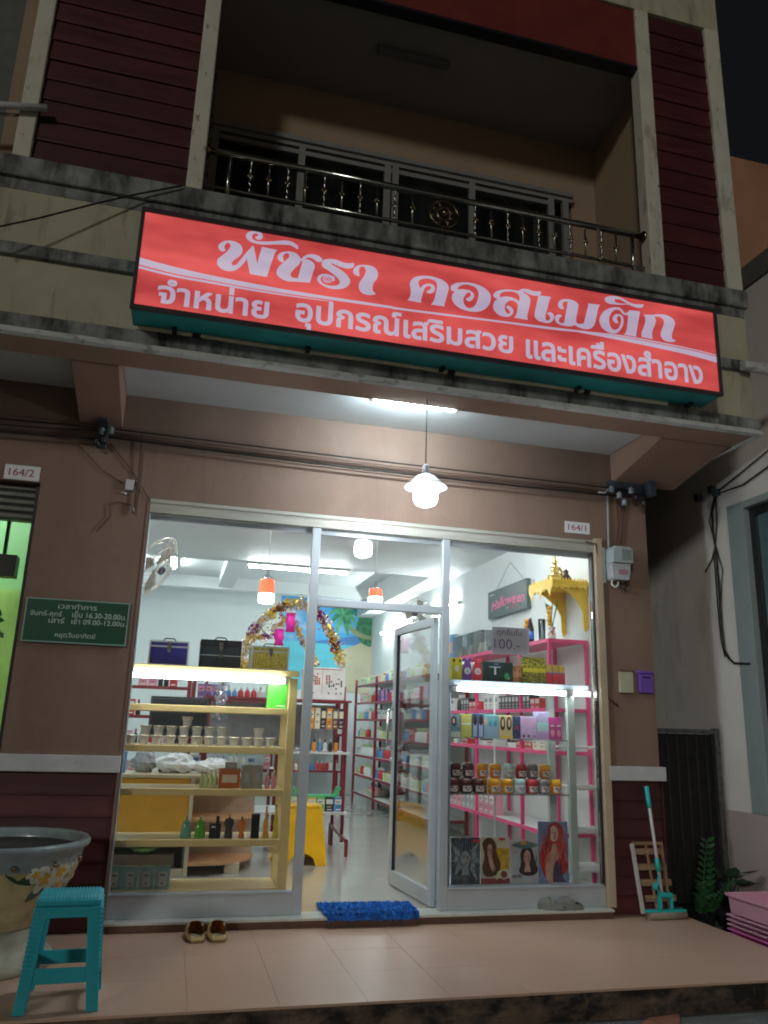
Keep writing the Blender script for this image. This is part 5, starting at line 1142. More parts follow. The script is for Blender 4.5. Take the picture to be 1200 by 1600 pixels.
carton('pair of magenta cartons at the right end of the upper row', 1.866, 1.972, 1.2045, .168, C('magenta', (.48, .05, .25), var=.2, vs=30), [(.49, .51, 0, 1, ('b', c_hair)), (.1, .4, .15, .45, ('o', pal['pink'])), (.6, .9, .15, .45, ('o', pal['pink'])), (.1, .4, .6, .65, ('b', c_wh)), (.6, .9, .6, .65, ('b', c_wh))])
# on the top board
ZC = 1.6225
carton('bright yellow carton with a pale clock print, leftmost on the showcase', 1.085, 1.165, ZC, .165, C('yellow', (.62, .55, .03)), [(.3, .7, .35, .65, ('o', c_wh)), (.1, .3, .8, .95, ('o', c_hair)), (.7, .9, .8, .95, ('o', c_hair))], .17)
for x0, c, n, col in ((1.172, 'purple', 'purple bear shaped pack with round white dial on the showcase', (.16, .06, .30)), (1.255, 'red', 'red bear shaped pack with round white dial on the showcase', (.62, .04, .06))):
    t = thing('bear_pack', n, 'pack', (x0+.04, .18, ZC)); m_ = C('bear_'+c, col)
    xm = x0+.038
    obj('body', MB().prism([(x0+.004, ZC), (x0+.072, ZC), (x0+.076, ZC+.06), (x0+.066, ZC+.12), (x0+.05, ZC+.15), (x0+.026, ZC+.15), (x0+.01, ZC+.12), (x0, ZC+.06)], .17, .21, 'y'), m_, t, .003)
    for s in (-1, 1): obj('ear', MB().tube([(xm+s*.024, .172, ZC+.155), (xm+s*.024, .205, ZC+.155)], .013, 12), m_, t)
    obj('dial', MB().tube([(xm, .1685, ZC+.07), (xm, .1697, ZC+.07)], .026, 18), c_wh, t); obj('print', MB().box(xm-.012, xm+.012, .1675, .1683, ZC+.062, ZC+.066).box(xm-.008, xm+.008, .1675, .1683, ZC+.074, ZC+.078), m_, t)
carton('wide black and green carton on the showcase', 1.34, 1.583, ZC, .148, C('blackgreen', (.012, .04, .035), var=.4, vs=10), [(.2, .58, .72, .76, ('b', c_wh)), (.36, .42, .35, .72, ('b', c_wh)), (.35, .5, .84, .93, ('b', C('blueprint', (.10, .18, .35)))), (.70, .86, .1, .45, ('o', C('emerald', (.03, .35, .14)))), (.82, .88, .15, .22, ('o', c_wh))], .17)
carton('small brown orange patterned carton on the showcase', 1.588, 1.662, ZC, .13, C('brownorange', (.45, .20, .08), var=.7, vs=40), [(.3, .7, .3, .7, ('o', C('peach', (.65, .4, .3))))], .19)
t = carton('large yellow black speckled carton on the showcase', 1.667, 1.86, ZC, .20, mat('speckled_yellow', (.40, .36, .04), .4, var=.3, stain=[((.02, .02, .01), 90, .5, .54)]), [(0, 1, .42, .58, ('b', C('yellow', (.62, .55, .03))))], .17)
for i in range(3):
    xm = 1.895+.055*i; t = thing('red_tube_pack', ['leftmost of three red packs with gold tops', 'middle one of three red packs with gold tops', 'rightmost of three red packs with gold tops'][i]+' on the showcase', 'pack', (xm, .2, ZC), 'red and gold packs')
    obj('pack', MB().box(xm-.025, xm+.025, .18, .22, ZC, ZC+.085), C('bear_red', (.62, .04, .06)), t, .003); obj('gold_top', MB().box(xm-.024, xm+.024, .181, .219, ZC+.0855, ZC+.15), c_gold, t, .003); obj('band', MB().box(xm-.0255, xm+.0255, .1795, .2205, ZC+.08, ZC+.092), pal['purple'], t)
# jars in two rows
seqs = ['brown', 'brown', 'brown', 'orange', 'orange', 'white', 'red', 'grey', 'orange']; xsj = [1.10, 1.205, 1.305, 1.43, 1.533, 1.635, 1.735, 1.83, 1.93]
def hairjar(c, x, y, z, lab):
    k = ('hj', c)
    if k not in proto:
        lidc = {'brown': (.10, .02, .02), 'orange': (.85, .38, .01), 'white': (.45, .68, .72), 'red': (.50, .02, .04), 'grey': (.22, .20, .21)}[c]; bc = {'brown': (.08, .02, .02), 'orange': (.78, .28, .02), 'white': (.62, .70, .72), 'red': (.45, .02, .04), 'grey': (.20, .19, .20)}[c]
        t = proto[k] = thing('hair_mask_jar', '', 'jar', (x, y, z), 'hair mask jars in the right window')
        obj('body', MB().lathe([(.036, 0), (.044, .008), (.045, .06), (.040, .066)], n=18), C('jar_'+c, bc, .25), t, local=True)
        obj('lid', MB().lathe([(.043, .064), (.045, .07), (.042, .094), (.030, .104)], n=18), C('jarlid_'+c, lidc, .2, coat=.4), t, local=True)
        lm = MB(); n = 10
        for i in range(n+1):
            a = -math.pi/2+(-.75+1.5*i/n)
            for z_ in (.014, .052): lm.v.append((.0458*math.cos(a), .0458*math.sin(a), z_))
        for i in range(n): lm.face((2*i, 2*i+2, 2*i+3, 2*i+1))
        obj('label', lm, C('jarlabel', (.70, .68, .66)), t, local=True, fixn=False)
        lm = MB()
        for i in range(5):
            for a0, a1, z0, z1 in ((-.5, -.05, .034, .046), (-.2, .35, .022, .030), (.2, .55, .034, .044)):
                p = -math.pi/2+a0+(a1-a0)*i/5; q = -math.pi/2+a0+(a1-a0)*(i+1)/5; s = len(lm.v)
                lm.v += [(.0463*math.cos(p), .0463*math.sin(p), z0), (.0463*math.cos(q), .0463*math.sin(q), z0), (.0463*math.cos(q), .0463*math.sin(q), z1), (.0463*math.cos(p), .0463*math.sin(p), z1)]; lm.face((s, s+1, s+2, s+3))
        obj('print', lm, C('jarprint_'+c, {'white': (.10, .28, .55)}.get(c, (.20, .03, .04))), t, local=True, fixn=False)
    else: t = dup(proto[k], (x, y, z))
    t['label'] = lab
nth = ['first', 'second', 'third', 'fourth', 'fifth', 'sixth', 'seventh', 'eighth', 'ninth']
cn = {'brown': 'dark brown', 'orange': 'orange yellow', 'white': 'white and blue', 'red': 'red', 'grey': 'grey'}
for i, (c, x) in enumerate(zip(seqs, xsj)): hairjar(c, x, .19, .8115, f'{cn[c]} hair mask jar, {nth[i]} from the left, front bottom row')
for i, (c, x) in enumerate(zip(['brown', 'brown', 'orange', 'orange', 'white', 'red', 'grey', 'orange'], [1.155, 1.26, 1.375, 1.48, 1.59, 1.69, 1.785, 1.89])): hairjar(c, x, .30, .8115, f'{cn[c]} hair mask jar, {nth[i]} from the left in the rear bottom row'); hairjar(c, x, .285, .916, f'{cn[c]} hair mask jar, {nth[i]} from the left in the stacked upper row')
# posters standing at the foot of the window
def strands(n, seed, box, m, amp=.06, w=.018):
    r = random.Random(seed); out = []
    for i in range(n):
        x = box[0]+(box[1]-box[0])*(i+.5)/n+r.uniform(-.02, .02); z1 = box[3]-r.uniform(0, .08); z0 = box[2]+r.uniform(0, .15); k = r.uniform(0, 6)
        c = [(x+amp*math.sin(k+5*j/6)*j/6, z1+(z0-z1)*j/6) for j in range(7)]
        out.append(('strand', [(a+w*(1-abs(j-3)/4), b) for j, (a, b) in enumerate(c)]+[(a-w*(1-abs(j-3)/4), b) for j, (a, b) in reversed(list(enumerate(c)))], m))
    return out
c_st = C('brown_strand', (.16, .08, .035), var=.4, vs=50); c_rs = C('red_strand', (.66, .09, .06), var=.4, vs=50); c_ks = C('black_strand', (.10, .07, .06)); c_bs = C('blue_strand', (.30, .40, .48), var=.6, vs=60)
def poster(label, x0, x1, z0, z1, bg, layers, name='hair_poster', shape=None):
    t = thing(name, label, 'poster', ((x0+x1)/2, .1, z0))
    w, h = x1-x0, z1-z0
    if shape: obj('card', MB().prism([(x0+a*w, z0+b*h) for a, b in shape], .104, .110, 'y'), bg, t)
    else: obj('card', MB().box(x0, x1, .104, .110, z0, z1), bg, t)
    for k, (nm, pts, m_) in enumerate(layers):
        L = smooth([(x0+p[0]*w, z0+p[1]*h)+tuple(p[2:]) for p in pts], True, 5)
        flat_mesh(nm, [L], lambda u, v, l: (u, .1035-.0005*k, v), m_, t)
    return t
EL = lambda cx, cy, rx, ry, n=10: [(cx+rx*math.cos(2*math.pi*i/n), cy+ry*math.sin(2*math.pi*i/n)) for i in range(n)]
ZP = .2085
def face(cx, cy, r, dark=c_hair, lip=None):
    lip = lip or C('lips', (.45, .08, .08)); e = r*.38
    return [('cheek', EL(cx+r*.35, cy-r*.25, r*.36, r*.5, 8), C('cheek_shade', (.48, .27, .21), var=.2, vs=30)), ('eye', EL(cx-e, cy+r*.15, r*.22, r*.10, 8), dark), ('eye', EL(cx+e, cy+r*.15, r*.22, r*.10, 8), dark), ('brow', [(cx-e-r*.22, cy+r*.38, 1), (cx-e+r*.2, cy+r*.42, 1), (cx-e, cy+r*.5)], dark), ('brow', [(cx+e-r*.2, cy+r*.42, 1), (cx+e+r*.22, cy+r*.38, 1), (cx+e, cy+r*.5)], dark),
            ('nose', [(cx-r*.06, cy-r*.25), (cx+r*.1, cy-r*.25), (cx+r*.02, cy+r*.1)], C('skin_shadow', (.45, .26, .2))), ('mouth', EL(cx, cy-r*.62, r*.24, r*.10, 8), lip)]
c_sm = C('smoke_skin', (.30, .34, .38)); c_sl = C('smoke_light', (.28, .34, .40), var=.5, vs=50)
poster('dark smoky blue hair colour poster, leftmost at the foot of the right window', 1.068, 1.283, ZP, .515, C('smoke', (.035, .055, .08), var=.9, vs=16, stain=[((.22, .28, .34), (30, 30, 18), .5, .75, .6)]),
       [('feather', [(.5, .55), (.05, .85), (.15, .6), (.0, .5), (.2, .45), (.1, .2), (.35, .35)], c_sl), ('feather', [(.5, .55), (.95, .9), (.85, .65), (.98, .5), (.8, .42), (.9, .1), (.65, .33)], c_sl), ('hair', [(.3, .7), (.5, .88), (.7, .7), (.72, .45), (.5, .3), (.28, .45)], C('ink', (.02, .03, .05))), ('face', EL(.49, .55, .15, .17), c_sm), ('neck', [(.42, .42, 1), (.57, .42, 1), (.62, .2, 1), (.36, .2, 1)], c_sm)]+face(.49, .55, .15, C('ink', (.02, .03, .05)), C('grey_lips', (.12, .08, .1)))+strands(14, 1, (.02, .98, .05, .98), c_bs, .16, .011)+[('tag', [(.72, .9, 1), (.98, .9, 1), (.98, .97, 1), (.72, .97, 1)], pal['red'])])
poster('yellow and cream hair colour poster with a brown haired portrait, second from the left', 1.290, 1.512, ZP, .52, C('creamp', (.60, .60, .48)),
       [('gold_panel', [(.5, .3, 1), (.98, .3, 1), (.98, .76, 1), (.5, .76, 1)], C('gold_panel', (.62, .40, .03), var=.4, vs=30)), ('red_strip', [(0, 0, 1), (1, 0, 1), (1, .12, 1), (0, .12, 1)], C('maroon_strip', (.25, .04, .05))), ('hair', [(.35, .98), (.5, .88), (.55, .65), (.68, .4), (.55, .2), (.2, .15), (.04, .3), (.12, .6), (.05, .85), (.18, .97)], C('brown_hair', (.09, .045, .015), var=.5, vs=40)),
        ('face', EL(.31, .70, .10, .15), c_skin), ('neck', [(.28, .6, 1), (.36, .58, 1), (.50, .32), (.38, .28), (.26, .5)], c_skin)]+face(.31, .70, .10)+strands(3, 2, (.07, .22, .2, .92), c_st)+strands(3, 3, (.38, .56, .2, .88), c_st)+[('seal', EL(.78, .2, .14, .10), c_wh), ('seal_ring', EL(.78, .2, .11, .08), C('maroon_strip', (.25, .04, .05))), ('tag', [(.62, .93, 1), (.82, .93, 1), (.82, .98, 1), (.62, .98, 1)], pal['red']), ('green_print', [(.55, .25), (.5, .1), (.62, .15), (.68, .28)], pal['lime'])])
pp = poster('round topped pale hair poster with a black haired portrait, third from the left', 1.518, 1.735, ZP, .50, C('palegrey', (.50, .52, .58)),
       [('inner', EL(.5, .5, .46, .44, 14), C('paleblue', (.45, .55, .62))), ('hair', [(.35, .65), (.45, .82), (.62, .85), (.78, .78), (.86, .55), (.98, .3), (.8, .18), (.5, .18), (.3, .28), (.38, .45)], c_hair), ('face', EL(.60, .60, .12, .16), c_skin), ('neck', [(.54, .48, 1), (.67, .48, 1), (.72, .26, 1), (.48, .26, 1)], c_skin)]+face(.60, .60, .12)+strands(2, 4, (.38, .48, .25, .72), c_ks)+strands(3, 5, (.72, .92, .22, .72), c_ks)+[('lid', [(.02, .88), (.5, .80), (.98, .88), (.5, .97)], C('teal_lid', (.10, .20, .20))), ('tag', [(.36, .89, 1), (.56, .89, 1), (.56, .98, 1), (.36, .98, 1)], C('orange_tag', (.7, .35, .05))), ('pink_print', [(.05, .68, 1), (.3, .72, 1), (.3, .75, 1), (.05, .71, 1)], pal['pink'])])
write('40.90', (1.525, 1.60, .245, .268), lambda u, v, l: (u, .0965-l, v), c_hair, pp, bold=.01, name='number_print')
poster('tall poster of a portrait with long wavy red hair in the right window', 1.738, 1.975, ZP, .625, C('bluegrey', (.16, .24, .42), var=.4, vs=6),
       [('hair', [(.30, .78), (.36, .93), (.55, .99), (.78, .95), (.84, .8), (.80, .68), (.9, .58), (.88, .42), (1.0, .28), (.9, .16), (.75, .14), (.6, .3), (.4, .3), (.25, .08), (.12, .2), (.02, .45), (.16, .6)], C('red_hair', (.42, .03, .03), var=.5, vs=24)), ('shoulder', [(.38, .5), (.55, .58), (.70, .5), (.66, .3), (.6, .02), (.30, .02), (.22, .2), (.26, .42)], c_skin), ('neck', [(.46, .62, 1), (.60, .64, 1), (.62, .5, 1), (.42, .5, 1)], c_skin), ('face', EL(.52, .80, .15, .13), C('fair_skin', (.70, .52, .44)))]+face(.52, .80, .13)+
       [('lock', [(.60, .6), (.78, .62), (.84, .4), (.75, .2), (.62, .3), (.68, .45)], C('red_hair2', (.30, .02, .02), var=.5, vs=30)), *strands(5, 6, (.08, .38, .2, .85), c_rs, .09, .02), *strands(6, 7, (.62, .95, .2, .92), c_rs, .09, .02), ('top', [(.44, .02, 1), (.86, .02, 1), (.74, .16), (.6, .36), (.48, .26)], C('dark_top', (.06, .05, .12))), ('lock', [(.30, .78), (.38, .9), (.37, .7), (.2, .5), (.2, .65)], C('red_hair2', (.30, .02, .02)))])
# paper price sign stuck inside the glass
c4 = [P(*q, y=.046) for q in ((769, 979), (826.5, 982), (827.5, 1024), (768, 1021.5))]
t = thing('price_sign', 'handwritten pale paper price sign reading 100 stuck inside the right window', 'sign', tuple(c4[3]))
mb = MB(); mb.v = [(p.x, .046, p.z) for p in c4]+[(p.x, .0475, p.z) for p in c4]
for f in ((0, 1, 2, 3), (7, 6, 5, 4), (0, 1, 5, 4), (1, 2, 6, 5), (2, 3, 7, 6), (3, 0, 4, 7)): mb.face(f)
obj('paper', mb, mat('lilac_paper', (.72, .74, .88), .7, var=.03), t)
M_pen = mat('faded_purple_ink', (.16, .12, .26), .7)
def pw_(body, a, b, c, d, bold): q, r = P(a, d, y=.0455), P(b, c, y=.0455); write(body, (q.x, r.x, q.z, r.z), lambda u, v, l: (u, .0452-l, v), M_pen, t, bold=bold, name='handwriting')
pw_('ทุกชิ้นใน', 777, 815, 984, 994.5, .0); pw_('100.-', 772, 812, 1000, 1013, -.01)

# ================================================================== PINK RACK, SHRINE, BLACK SIGN
rack('pink_shelf_rack', 'bright pink steel shelf rack along the right wall behind the showcase', 2.2, 2.585, [.82, 1.43, 2.56, 3.52], [.45, 1.105, 1.46, 2.055], M_pink, M_wboard, 2.054, .028)
obj('underside', MB().box(2.21, 2.58, .83, 3.51, 2.036, 2.042), M_pink, bpy.data.objects['pink_shelf_rack'])
row((2.27, .95, 0), (2.27, 3.45, 0), 1.461, [('box', 'white', 'grey', (.12, .1, .14), 2), ('box', 'red', 'white', (.09, .1, .09), 3), ('box', 'black', 'grey', (.07, .1, .13), 3), ('bottle', 'black', 'white', (.06, .06, .17), 3)], 'second pink rack shelf', 'goods on the pink rack', .012, .9, -math.pi/2, 'near end')
row((2.27, .95, 0), (2.27, 3.45, 0), 1.106, [('box', 'white', 'pink', (.2, .12, .05), 2), ('box', 'cream', 'white', (.12, .1, .09), 2), ('jar', 'white', 'black', (.07, .07, .07), 3), ('box', 'red', 'cream', (.16, .1, .06), 2)], 'third pink rack shelf', 'goods on the pink rack', .02, .75, -math.pi/2, 'near end')
row((2.27, 2.0, 0), (2.27, 3.45, 0), .451, [('box', 'green', 'cream', (.14, .1, .15), 1), ('box', 'pink', 'white', (.12, .1, .2), 2), ('box', 'lime', 'white', (.14, .1, .12), 1), ('box', 'grey', 'white', (.1, .1, .22), 1)], 'lowest pink rack shelf', 'goods on the pink rack', .02, .9, -math.pi/2, 'near end')
M_clr = glass('clear_box', (.80, .84, .86), 1.0, .12)
for i, y in enumerate((2.42, 2.72, 3.02)):
    t = thing('clear_display_box', ['nearest', 'middle', 'farthest'][i]+' of three clear display boxes with small bottles on the pink rack', 'box', (2.3, y, 2.056), 'clear display boxes')
    obj('shell', MB().box(2.215, 2.37, y, y+.27, 2.057, 2.30), M_clr, t); obj('edge', MB().box(2.213, 2.372, y-.002, y+.272, 2.3005, 2.31), M_alc, t)
    for k in range(3): obj('bottle', MB().lathe([(.025, 0), (.028, .05), (.012, .09), (.012, .12)], 2.28, y+.06+.075*k, 2.058, 10), pal['grey'] if k % 2 else pal['cream'], t)
t = thing('blue_carton', 'blue and orange carton at the far end of the pink rack top', 'box', (2.3, 3.4, 2.056)); obj('carton', MB().box(2.21, 2.33, 3.32, 3.45, 2.057, 2.34), pal['blue'], t, .002); obj('print', MB().box(2.208, 2.2095, 3.35, 3.42, 2.12, 2.25), pal['orange'], t)
def offer(name, label, cat, px, py, x, parts_):
    c = P(px, py, x=x); t = thing(name, label, cat, (x, c.y, 2.056))
    for nm, pr, m_, dx in parts_: obj(nm, MB().lathe(pr, x+dx, c.y, 2.0565, 14), m_, t)
    return t, c
M_cl = mat('cut_glass', (.62, .66, .66), .08, coat=1)
offer('soda_bottle', 'dark soda bottle with blue label on the pink rack beside the price sign', 'bottle', 829, 995, 2.27, [('bottle', [(.030, 0), (.034, .01), (.034, .14), (.014, .21), (.014, .235)], mat('dark_cola', (.02, .012, .02), .1), 0), ('label', [(.0345, .04), (.0345, .11)], mat('blue_label', (.03, .12, .50), .4), 0), ('cap', [(.016, .235), (.016, .25)], pal['white'], 0)])
t, c = offer('tall_glass', 'clear empty drinking glass on the pink rack under the yellow shrine', 'glass', 847, 995, 2.27, [('glass', [(.028, 0), (.036, .20), (.032, .20), (.025, .01)], M_clr, 0), ('base', [(.028, .0005), (.027, .012)], M_cl, 0)])
t, c = offer('flower_vase', 'small red and white vase with marigolds and leaves under the yellow shrine', 'vase', 863, 1008, 2.30, [('vase', [(.028, 0), (.036, .05), (.022, .085), (.034, .115)], mat('painted_vase', (.68, .62, .60), .2, stain=[((.5, .05, .05), 40, .5, .56)]), 0)])
for k in range(5): a = k*1.3; obj('leaf', MB().prism([(2.30-.004, 2.165), (2.30+.004, 2.165), (2.30+.05*math.cos(a)+.01, 2.36), (2.30+.07*math.cos(a), 2.44-.02*k)], c.y+.02*math.sin(a), c.y+.02*math.sin(a)+.003, 'y'), mat('leaf_green', (.04, .22, .05), .5), t)
M_mar = mat('marigold', (.85, .36, .01), .6, var=.2, vs=60)
for k in range(5): obj('marigold', MB().ball((2.275-.006*(k % 2), c.y-.01, 2.20+.035*k), .022, 8, 6), M_mar, t)
t = thing('marigold_string', 'short string of marigolds beside the dark soda bottle', 'garland', tuple(P(821, 990, x=2.24)))
for k in range(4): q = P(821+.6*k, 992-7*k, x=2.24); obj('marigold', MB().ball(tuple(q), .024, 8, 6), M_mar, t)
# shrine
M_sh = mat('yellow_gilt_wood', (.82, .50, .02), .4, var=.12, vs=14)
sy0 = P(863, 905, x=2.24).y; sy1 = sy0+.50; sz = P(863, 905, x=2.24).z
t = thing('shrine_shelf', 'ornate yellow shrine shelf with pointed fringe on the right shop wall', 'shelf', (2.59, sy0+.2, sz-.05))
obj('board', MB().box(2.24, 2.596, sy0, sy1, sz-.035, sz), M_sh, t, .003)
fg = MB()
def teeth(a, b, n, z, dn, fixed, ax):
    for i in range(n):
        u0 = a+(b-a)*i/n; u1 = a+(b-a)*(i+1)/n; um = (u0+u1)/2
        fg.prism([(u0, z), (u1, z), (u1, z-dn*.4), (um, z-dn), (u0, z-dn*.4)], fixed, fixed+.012, ax)
teeth(sy0, sy1, 7, sz-.0355, .055, 2.242, 'x'); teeth(2.25, 2.59, 6, sz-.0355, .04, sy0+.002, 'y')
for i in range(3): 
    u = sy0+.06+.19*i; fg.prism([(u-.05, sz-.036), (u+.05, sz-.036), (u, sz-.15)], 2.2395, 2.2415, 'x')
obj('fringe', fg, M_sh, t)
cr_ = MB()
for i in range(12): u = sy0+(sy1-sy0)*(i+.5)/12; cr_.prism([(u-.018, sz+.0005), (u+.018, sz+.0005), (u, sz+.03)], 2.242, 2.25, 'x')
for i in range(12): u = 2.25+.34*(i+.5)/12; cr_.prism([(u-.012, sz+.0005), (u+.012, sz+.0005), (u, sz+.028)], sy0+.002, sy0+.01, 'y')
obj('crest', cr_, M_sh, t)
for y in (sy0+.03, sy1-.05): obj('bracket', MB().prism([(2.597, sz-.036), (2.597, sz-.42), (2.575, sz-.45), (2.555, sz-.41), (2.55, sz-.26), (2.50, sz-.17), (2.40, sz-.09), (2.30, sz-.036)], y, y+.02, 'y'), M_sh, t, .003)
bx_, by_ = 2.37, sy0+.20
t = thing('buddha_statue', 'small gold seated statue with a pointed crown on the yellow shrine shelf', 'statue', (bx_, by_, sz))
M_gold = mat('polished_gold', (.72, .50, .16), .2, .9, var=.1, vs=30)
obj('pedestal', MB().lathe([(.07, .0005), (.075, .02), (.06, .035), (.07, .055)], bx_, by_, sz, 16), M_gold, t)
obj('figure', MB().lathe([(.065, .055), (.072, .07), (.055, .09), (.032, .10), (.040, .135), (.042, .155), (.018, .168), (.018, .175), (.026, .19), (.024, .21), (.012, .225), (.010, .25), (.004, .285), (.0001, .30)], bx_, by_, sz, 14, cap=False).tube([(bx_-.03, by_-.02, sz+.15), (bx_-.045, by_-.045, sz+.11), (bx_, by_-.065, sz+.085)], .011, 8).tube([(bx_+.03, by_-.02, sz+.15), (bx_+.05, by_-.04, sz+.11), (bx_+.03, by_-.065, sz+.075)], .011, 8), M_gold, t)
t = thing('dark_figurine', 'small dark figurine beside the gold statue on the shrine shelf', 'figurine', (bx_+.10, by_, sz))
obj('figure', MB().lathe([(.05, .0005), (.055, .05), (.03, .09), (.02, .10), (.026, .125), (.0001, .15)], bx_+.11, by_, sz, 12), mat('dark_bronze', (.05, .025, .02), .35, .5), t); obj('base', MB().box(bx_+.05, bx_+.17, by_-.05, by_+.05, sz+.0003, sz+.012), M_gold, t)
t = thing('incense_holder', 'tiny dark incense holder at the far corner of the shrine shelf', 'holder', (2.27, sy1-.06, sz)); obj('cup', MB().lathe([(.012, .0005), (.02, .03), (.018, .03), (.008, .005)], 2.28, sy1-.06, sz, 10), M_black, t); obj('stick', MB().tube([(2.28, sy1-.06, sz+.01), (2.27, sy1-.05, sz+.07)], .006, 5), M_steel, t)
# black hanging sign on the right wall
hc = [P(*q, x=2.545) for q in ((761, 925), (822.5, 905), (764, 967), (823, 951))]
HY1, HY0 = (hc[0].y+hc[2].y)/2, (hc[1].y+hc[3].y)/2; HZ1 = (hc[0].z+hc[1].z)/2; HZ0 = (hc[2].z+hc[3].z)/2
t = thing('hanging_sign', 'dark grey hanging sign with pink script lettering on the right shop wall', 'sign', (2.55, HY0, HZ0))
obj('board', MB().box(2.545, 2.598, HY0, HY1, HZ0, HZ1), mat('slate_board', (.055, .085, .09), .35), t, .004)
hl = HY1-HY0; hh = HZ1-HZ0
wf_ = lambda u, v, l: (2.5445-l*8-.0005, HY1-u, v)
write('Halloween', (hl*.10, hl*.93, HZ0+hh*.32, HZ0+hh*.66), wf_, mat('hot_pink_letter', (.80, .16, .32), .4), t, bold=.022, shear=.35, warp=lambda u, v, a: (u, v+hh*(.30*a-.30*a*a-.07)+hh*.0), name='script_lettering')
write('shampoo', (hl*.05, hl*.20, HZ0+hh*.80, HZ0+hh*.88), wf_, pal['white'], t, bold=.01)
write('by', (hl*.50, hl*.57, HZ0+hh*.16, HZ0+hh*.27), wf_, pal['grey'], t, bold=.01); write('KATE', (hl*.62, hl*.80, HZ0+hh*.14, HZ0+hh*.30), wf_, mat('dull_pink_letter', (.50, .10, .16), .4), t, bold=.012)
nl = P(797, 879, x=2.59)
obj('string', MB().tube([(2.585, HY1-.12, HZ1-.01), tuple(nl+Vector((0, .04, -.02))), tuple(nl), (2.585, HY0+.1, HZ1-.01)], .003, 5), M_met, t)

# ================================================================== ON THE PORCH
# glazed pot with painted frangipani
pcx, pcy = -1.765, -.62
t = thing('glazed_pot', 'large glazed pedestal pot painted with white frangipani flowers beside the maroon siding', 'pot', (pcx, pcy, 0))
body = [(.24, .20), (.255, .24), (.30, .30), (.345, .36), (.385, .43), (.408, .50)]
M_potg = mat('gold_cream_glaze', (.56, .47, .25), .25, var=.2, vs=9, coat=.4, stain=[((.20, .14, .06), 6, .45, .75, .7)])
M_potr = mat('grey_blue_glaze', (.26, .31, .33), .3, var=.12, vs=12, coat=.4)
M_potf = mat('pale_stone_foot', (.42, .41, .33), .6, var=.15, vs=14, stain=[((.2, .18, .13), 5, .5, .75, .6)])
obj('foot', MB().lathe([(.325, .0005), (.335, .02), (.325, .05), (.28, .09), (.245, .14), (.235, .1995)], pcx, pcy, 0, 40), M_potf, t)
obj('body', MB().lathe(body, pcx, pcy, 0, 48, cap=False), M_potg, t)
obj('rim', MB().lathe([(.4085, .5005), (.415, .55), (.425, .575), (.448, .59), (.452, .61), (.44, .625), (.405, .618), (.395, .58), (.38, .5), (.30, .42), (.0001, .40)], pcx, pcy, 0, 48, cap=False), M_potr, t)
obj('dark_inside', MB().lathe([(.392, .575), (.0001, .56)], pcx, pcy, 0, 24, cap=False), mat('shaded_pot_inside', (.02, .017, .013), .95), t)  # near-black disc painted as the shade inside the pot
for k in range(12):
    a = k*math.pi/6-.2; obj('stud', MB().ball((pcx+.418*math.cos(a), pcy+.418*math.sin(a), .525), .016, 8, 6), M_brass, t)
def on_pot(a, z, o):
    for i in range(len(body)-1):
        if body[i][1] <= z <= body[i+1][1]: r = body[i][0]+(body[i+1][0]-body[i][0])*(z-body[i][1])/(body[i+1][1]-body[i][1]); break
    else: r = body[-1][0] if z > .4 else body[0][0]
    return Vector((pcx+(r+o)*math.cos(a), pcy+(r+o)*math.sin(a), z))
def petals(name, a0, z0, pts, m, o):
    """pts in metres round a centre, laid on the glaze"""
    L = smooth(pts, True, 4); return flat_mesh(name, [L], lambda u, v, l: on_pot(a0+u/.36, z0+v, o+l*4), m, t)
M_pet = mat('white_petal_glaze', (.68, .66, .58), .3, coat=.4); M_pey = mat('yellow_petal_glaze', (.70, .42, .04), .3, coat=.4); M_leafg = mat('dark_green_glaze', (.02, .07, .03), .3, coat=.4, var=.3, vs=20)
A0 = math.atan2(-5.0, .8)
def ang_px(px, py):
    best = None
    for i in range(160):
        a = -math.pi+i*math.pi/160
        for j in range(20):
            z = .22+.28*j/20; w = on_pot(a, z, 0)-CC; q = w.dot(CF); e = (600+FOC*w.dot(CR)/q-px)**2+(800-FOC*w.dot(CU)/q-py)**2
            if best is None or e < best[0]: best = (e, a, z)
    return best[1:]
for px, py, L, th in ((62, 1348, .11, .2), (40, 1374, .12, -.3), (118, 1350, .06, 1.2), (60, 1390, .09, .8), (82, 1345, .07, 2.4)):
    a, z = ang_px(px, py); c, s = math.cos(th), math.sin(th)
    petals('leaf', a, z, [(c*x-s*y, s*x+c*y) for x, y in ((-L*.8, 0), (-L*.3, L*.3), (L*.3, L*.25), (L*.8, 0), (L*.3, -L*.22), (-L*.3, -L*.25))], M_leafg, .0012)
for fi, (px, py, r) in enumerate(((94, 1361, .072), (70, 1374, .070), (110, 1368, .052), (89, 1381, .05), (54, 1358, .045), (112, 1347, .045))):
    a, z = ang_px(px, py)
    for k in range(5):
        th = k*2*math.pi/5+fi*.5; c, s = math.cos(th), math.sin(th)
        petals('petal', a, z, [(c*x-s*y, s*x+c*y) for x, y in ((.004, -.004), (r*.5, -r*.38), (r, -r*.12), (r*.95, r*.25), (r*.45, r*.3), (.004, .006))], M_pet, .0022+.0005*k)
        petals('petal_heart', a, z, [(c*x-s*y, s*x+c*y) for x, y in ((0, -.003), (r*.4, -r*.14), (r*.5, 0), (r*.35, r*.12), (0, .004))], M_pey, .0052+.0002*k)

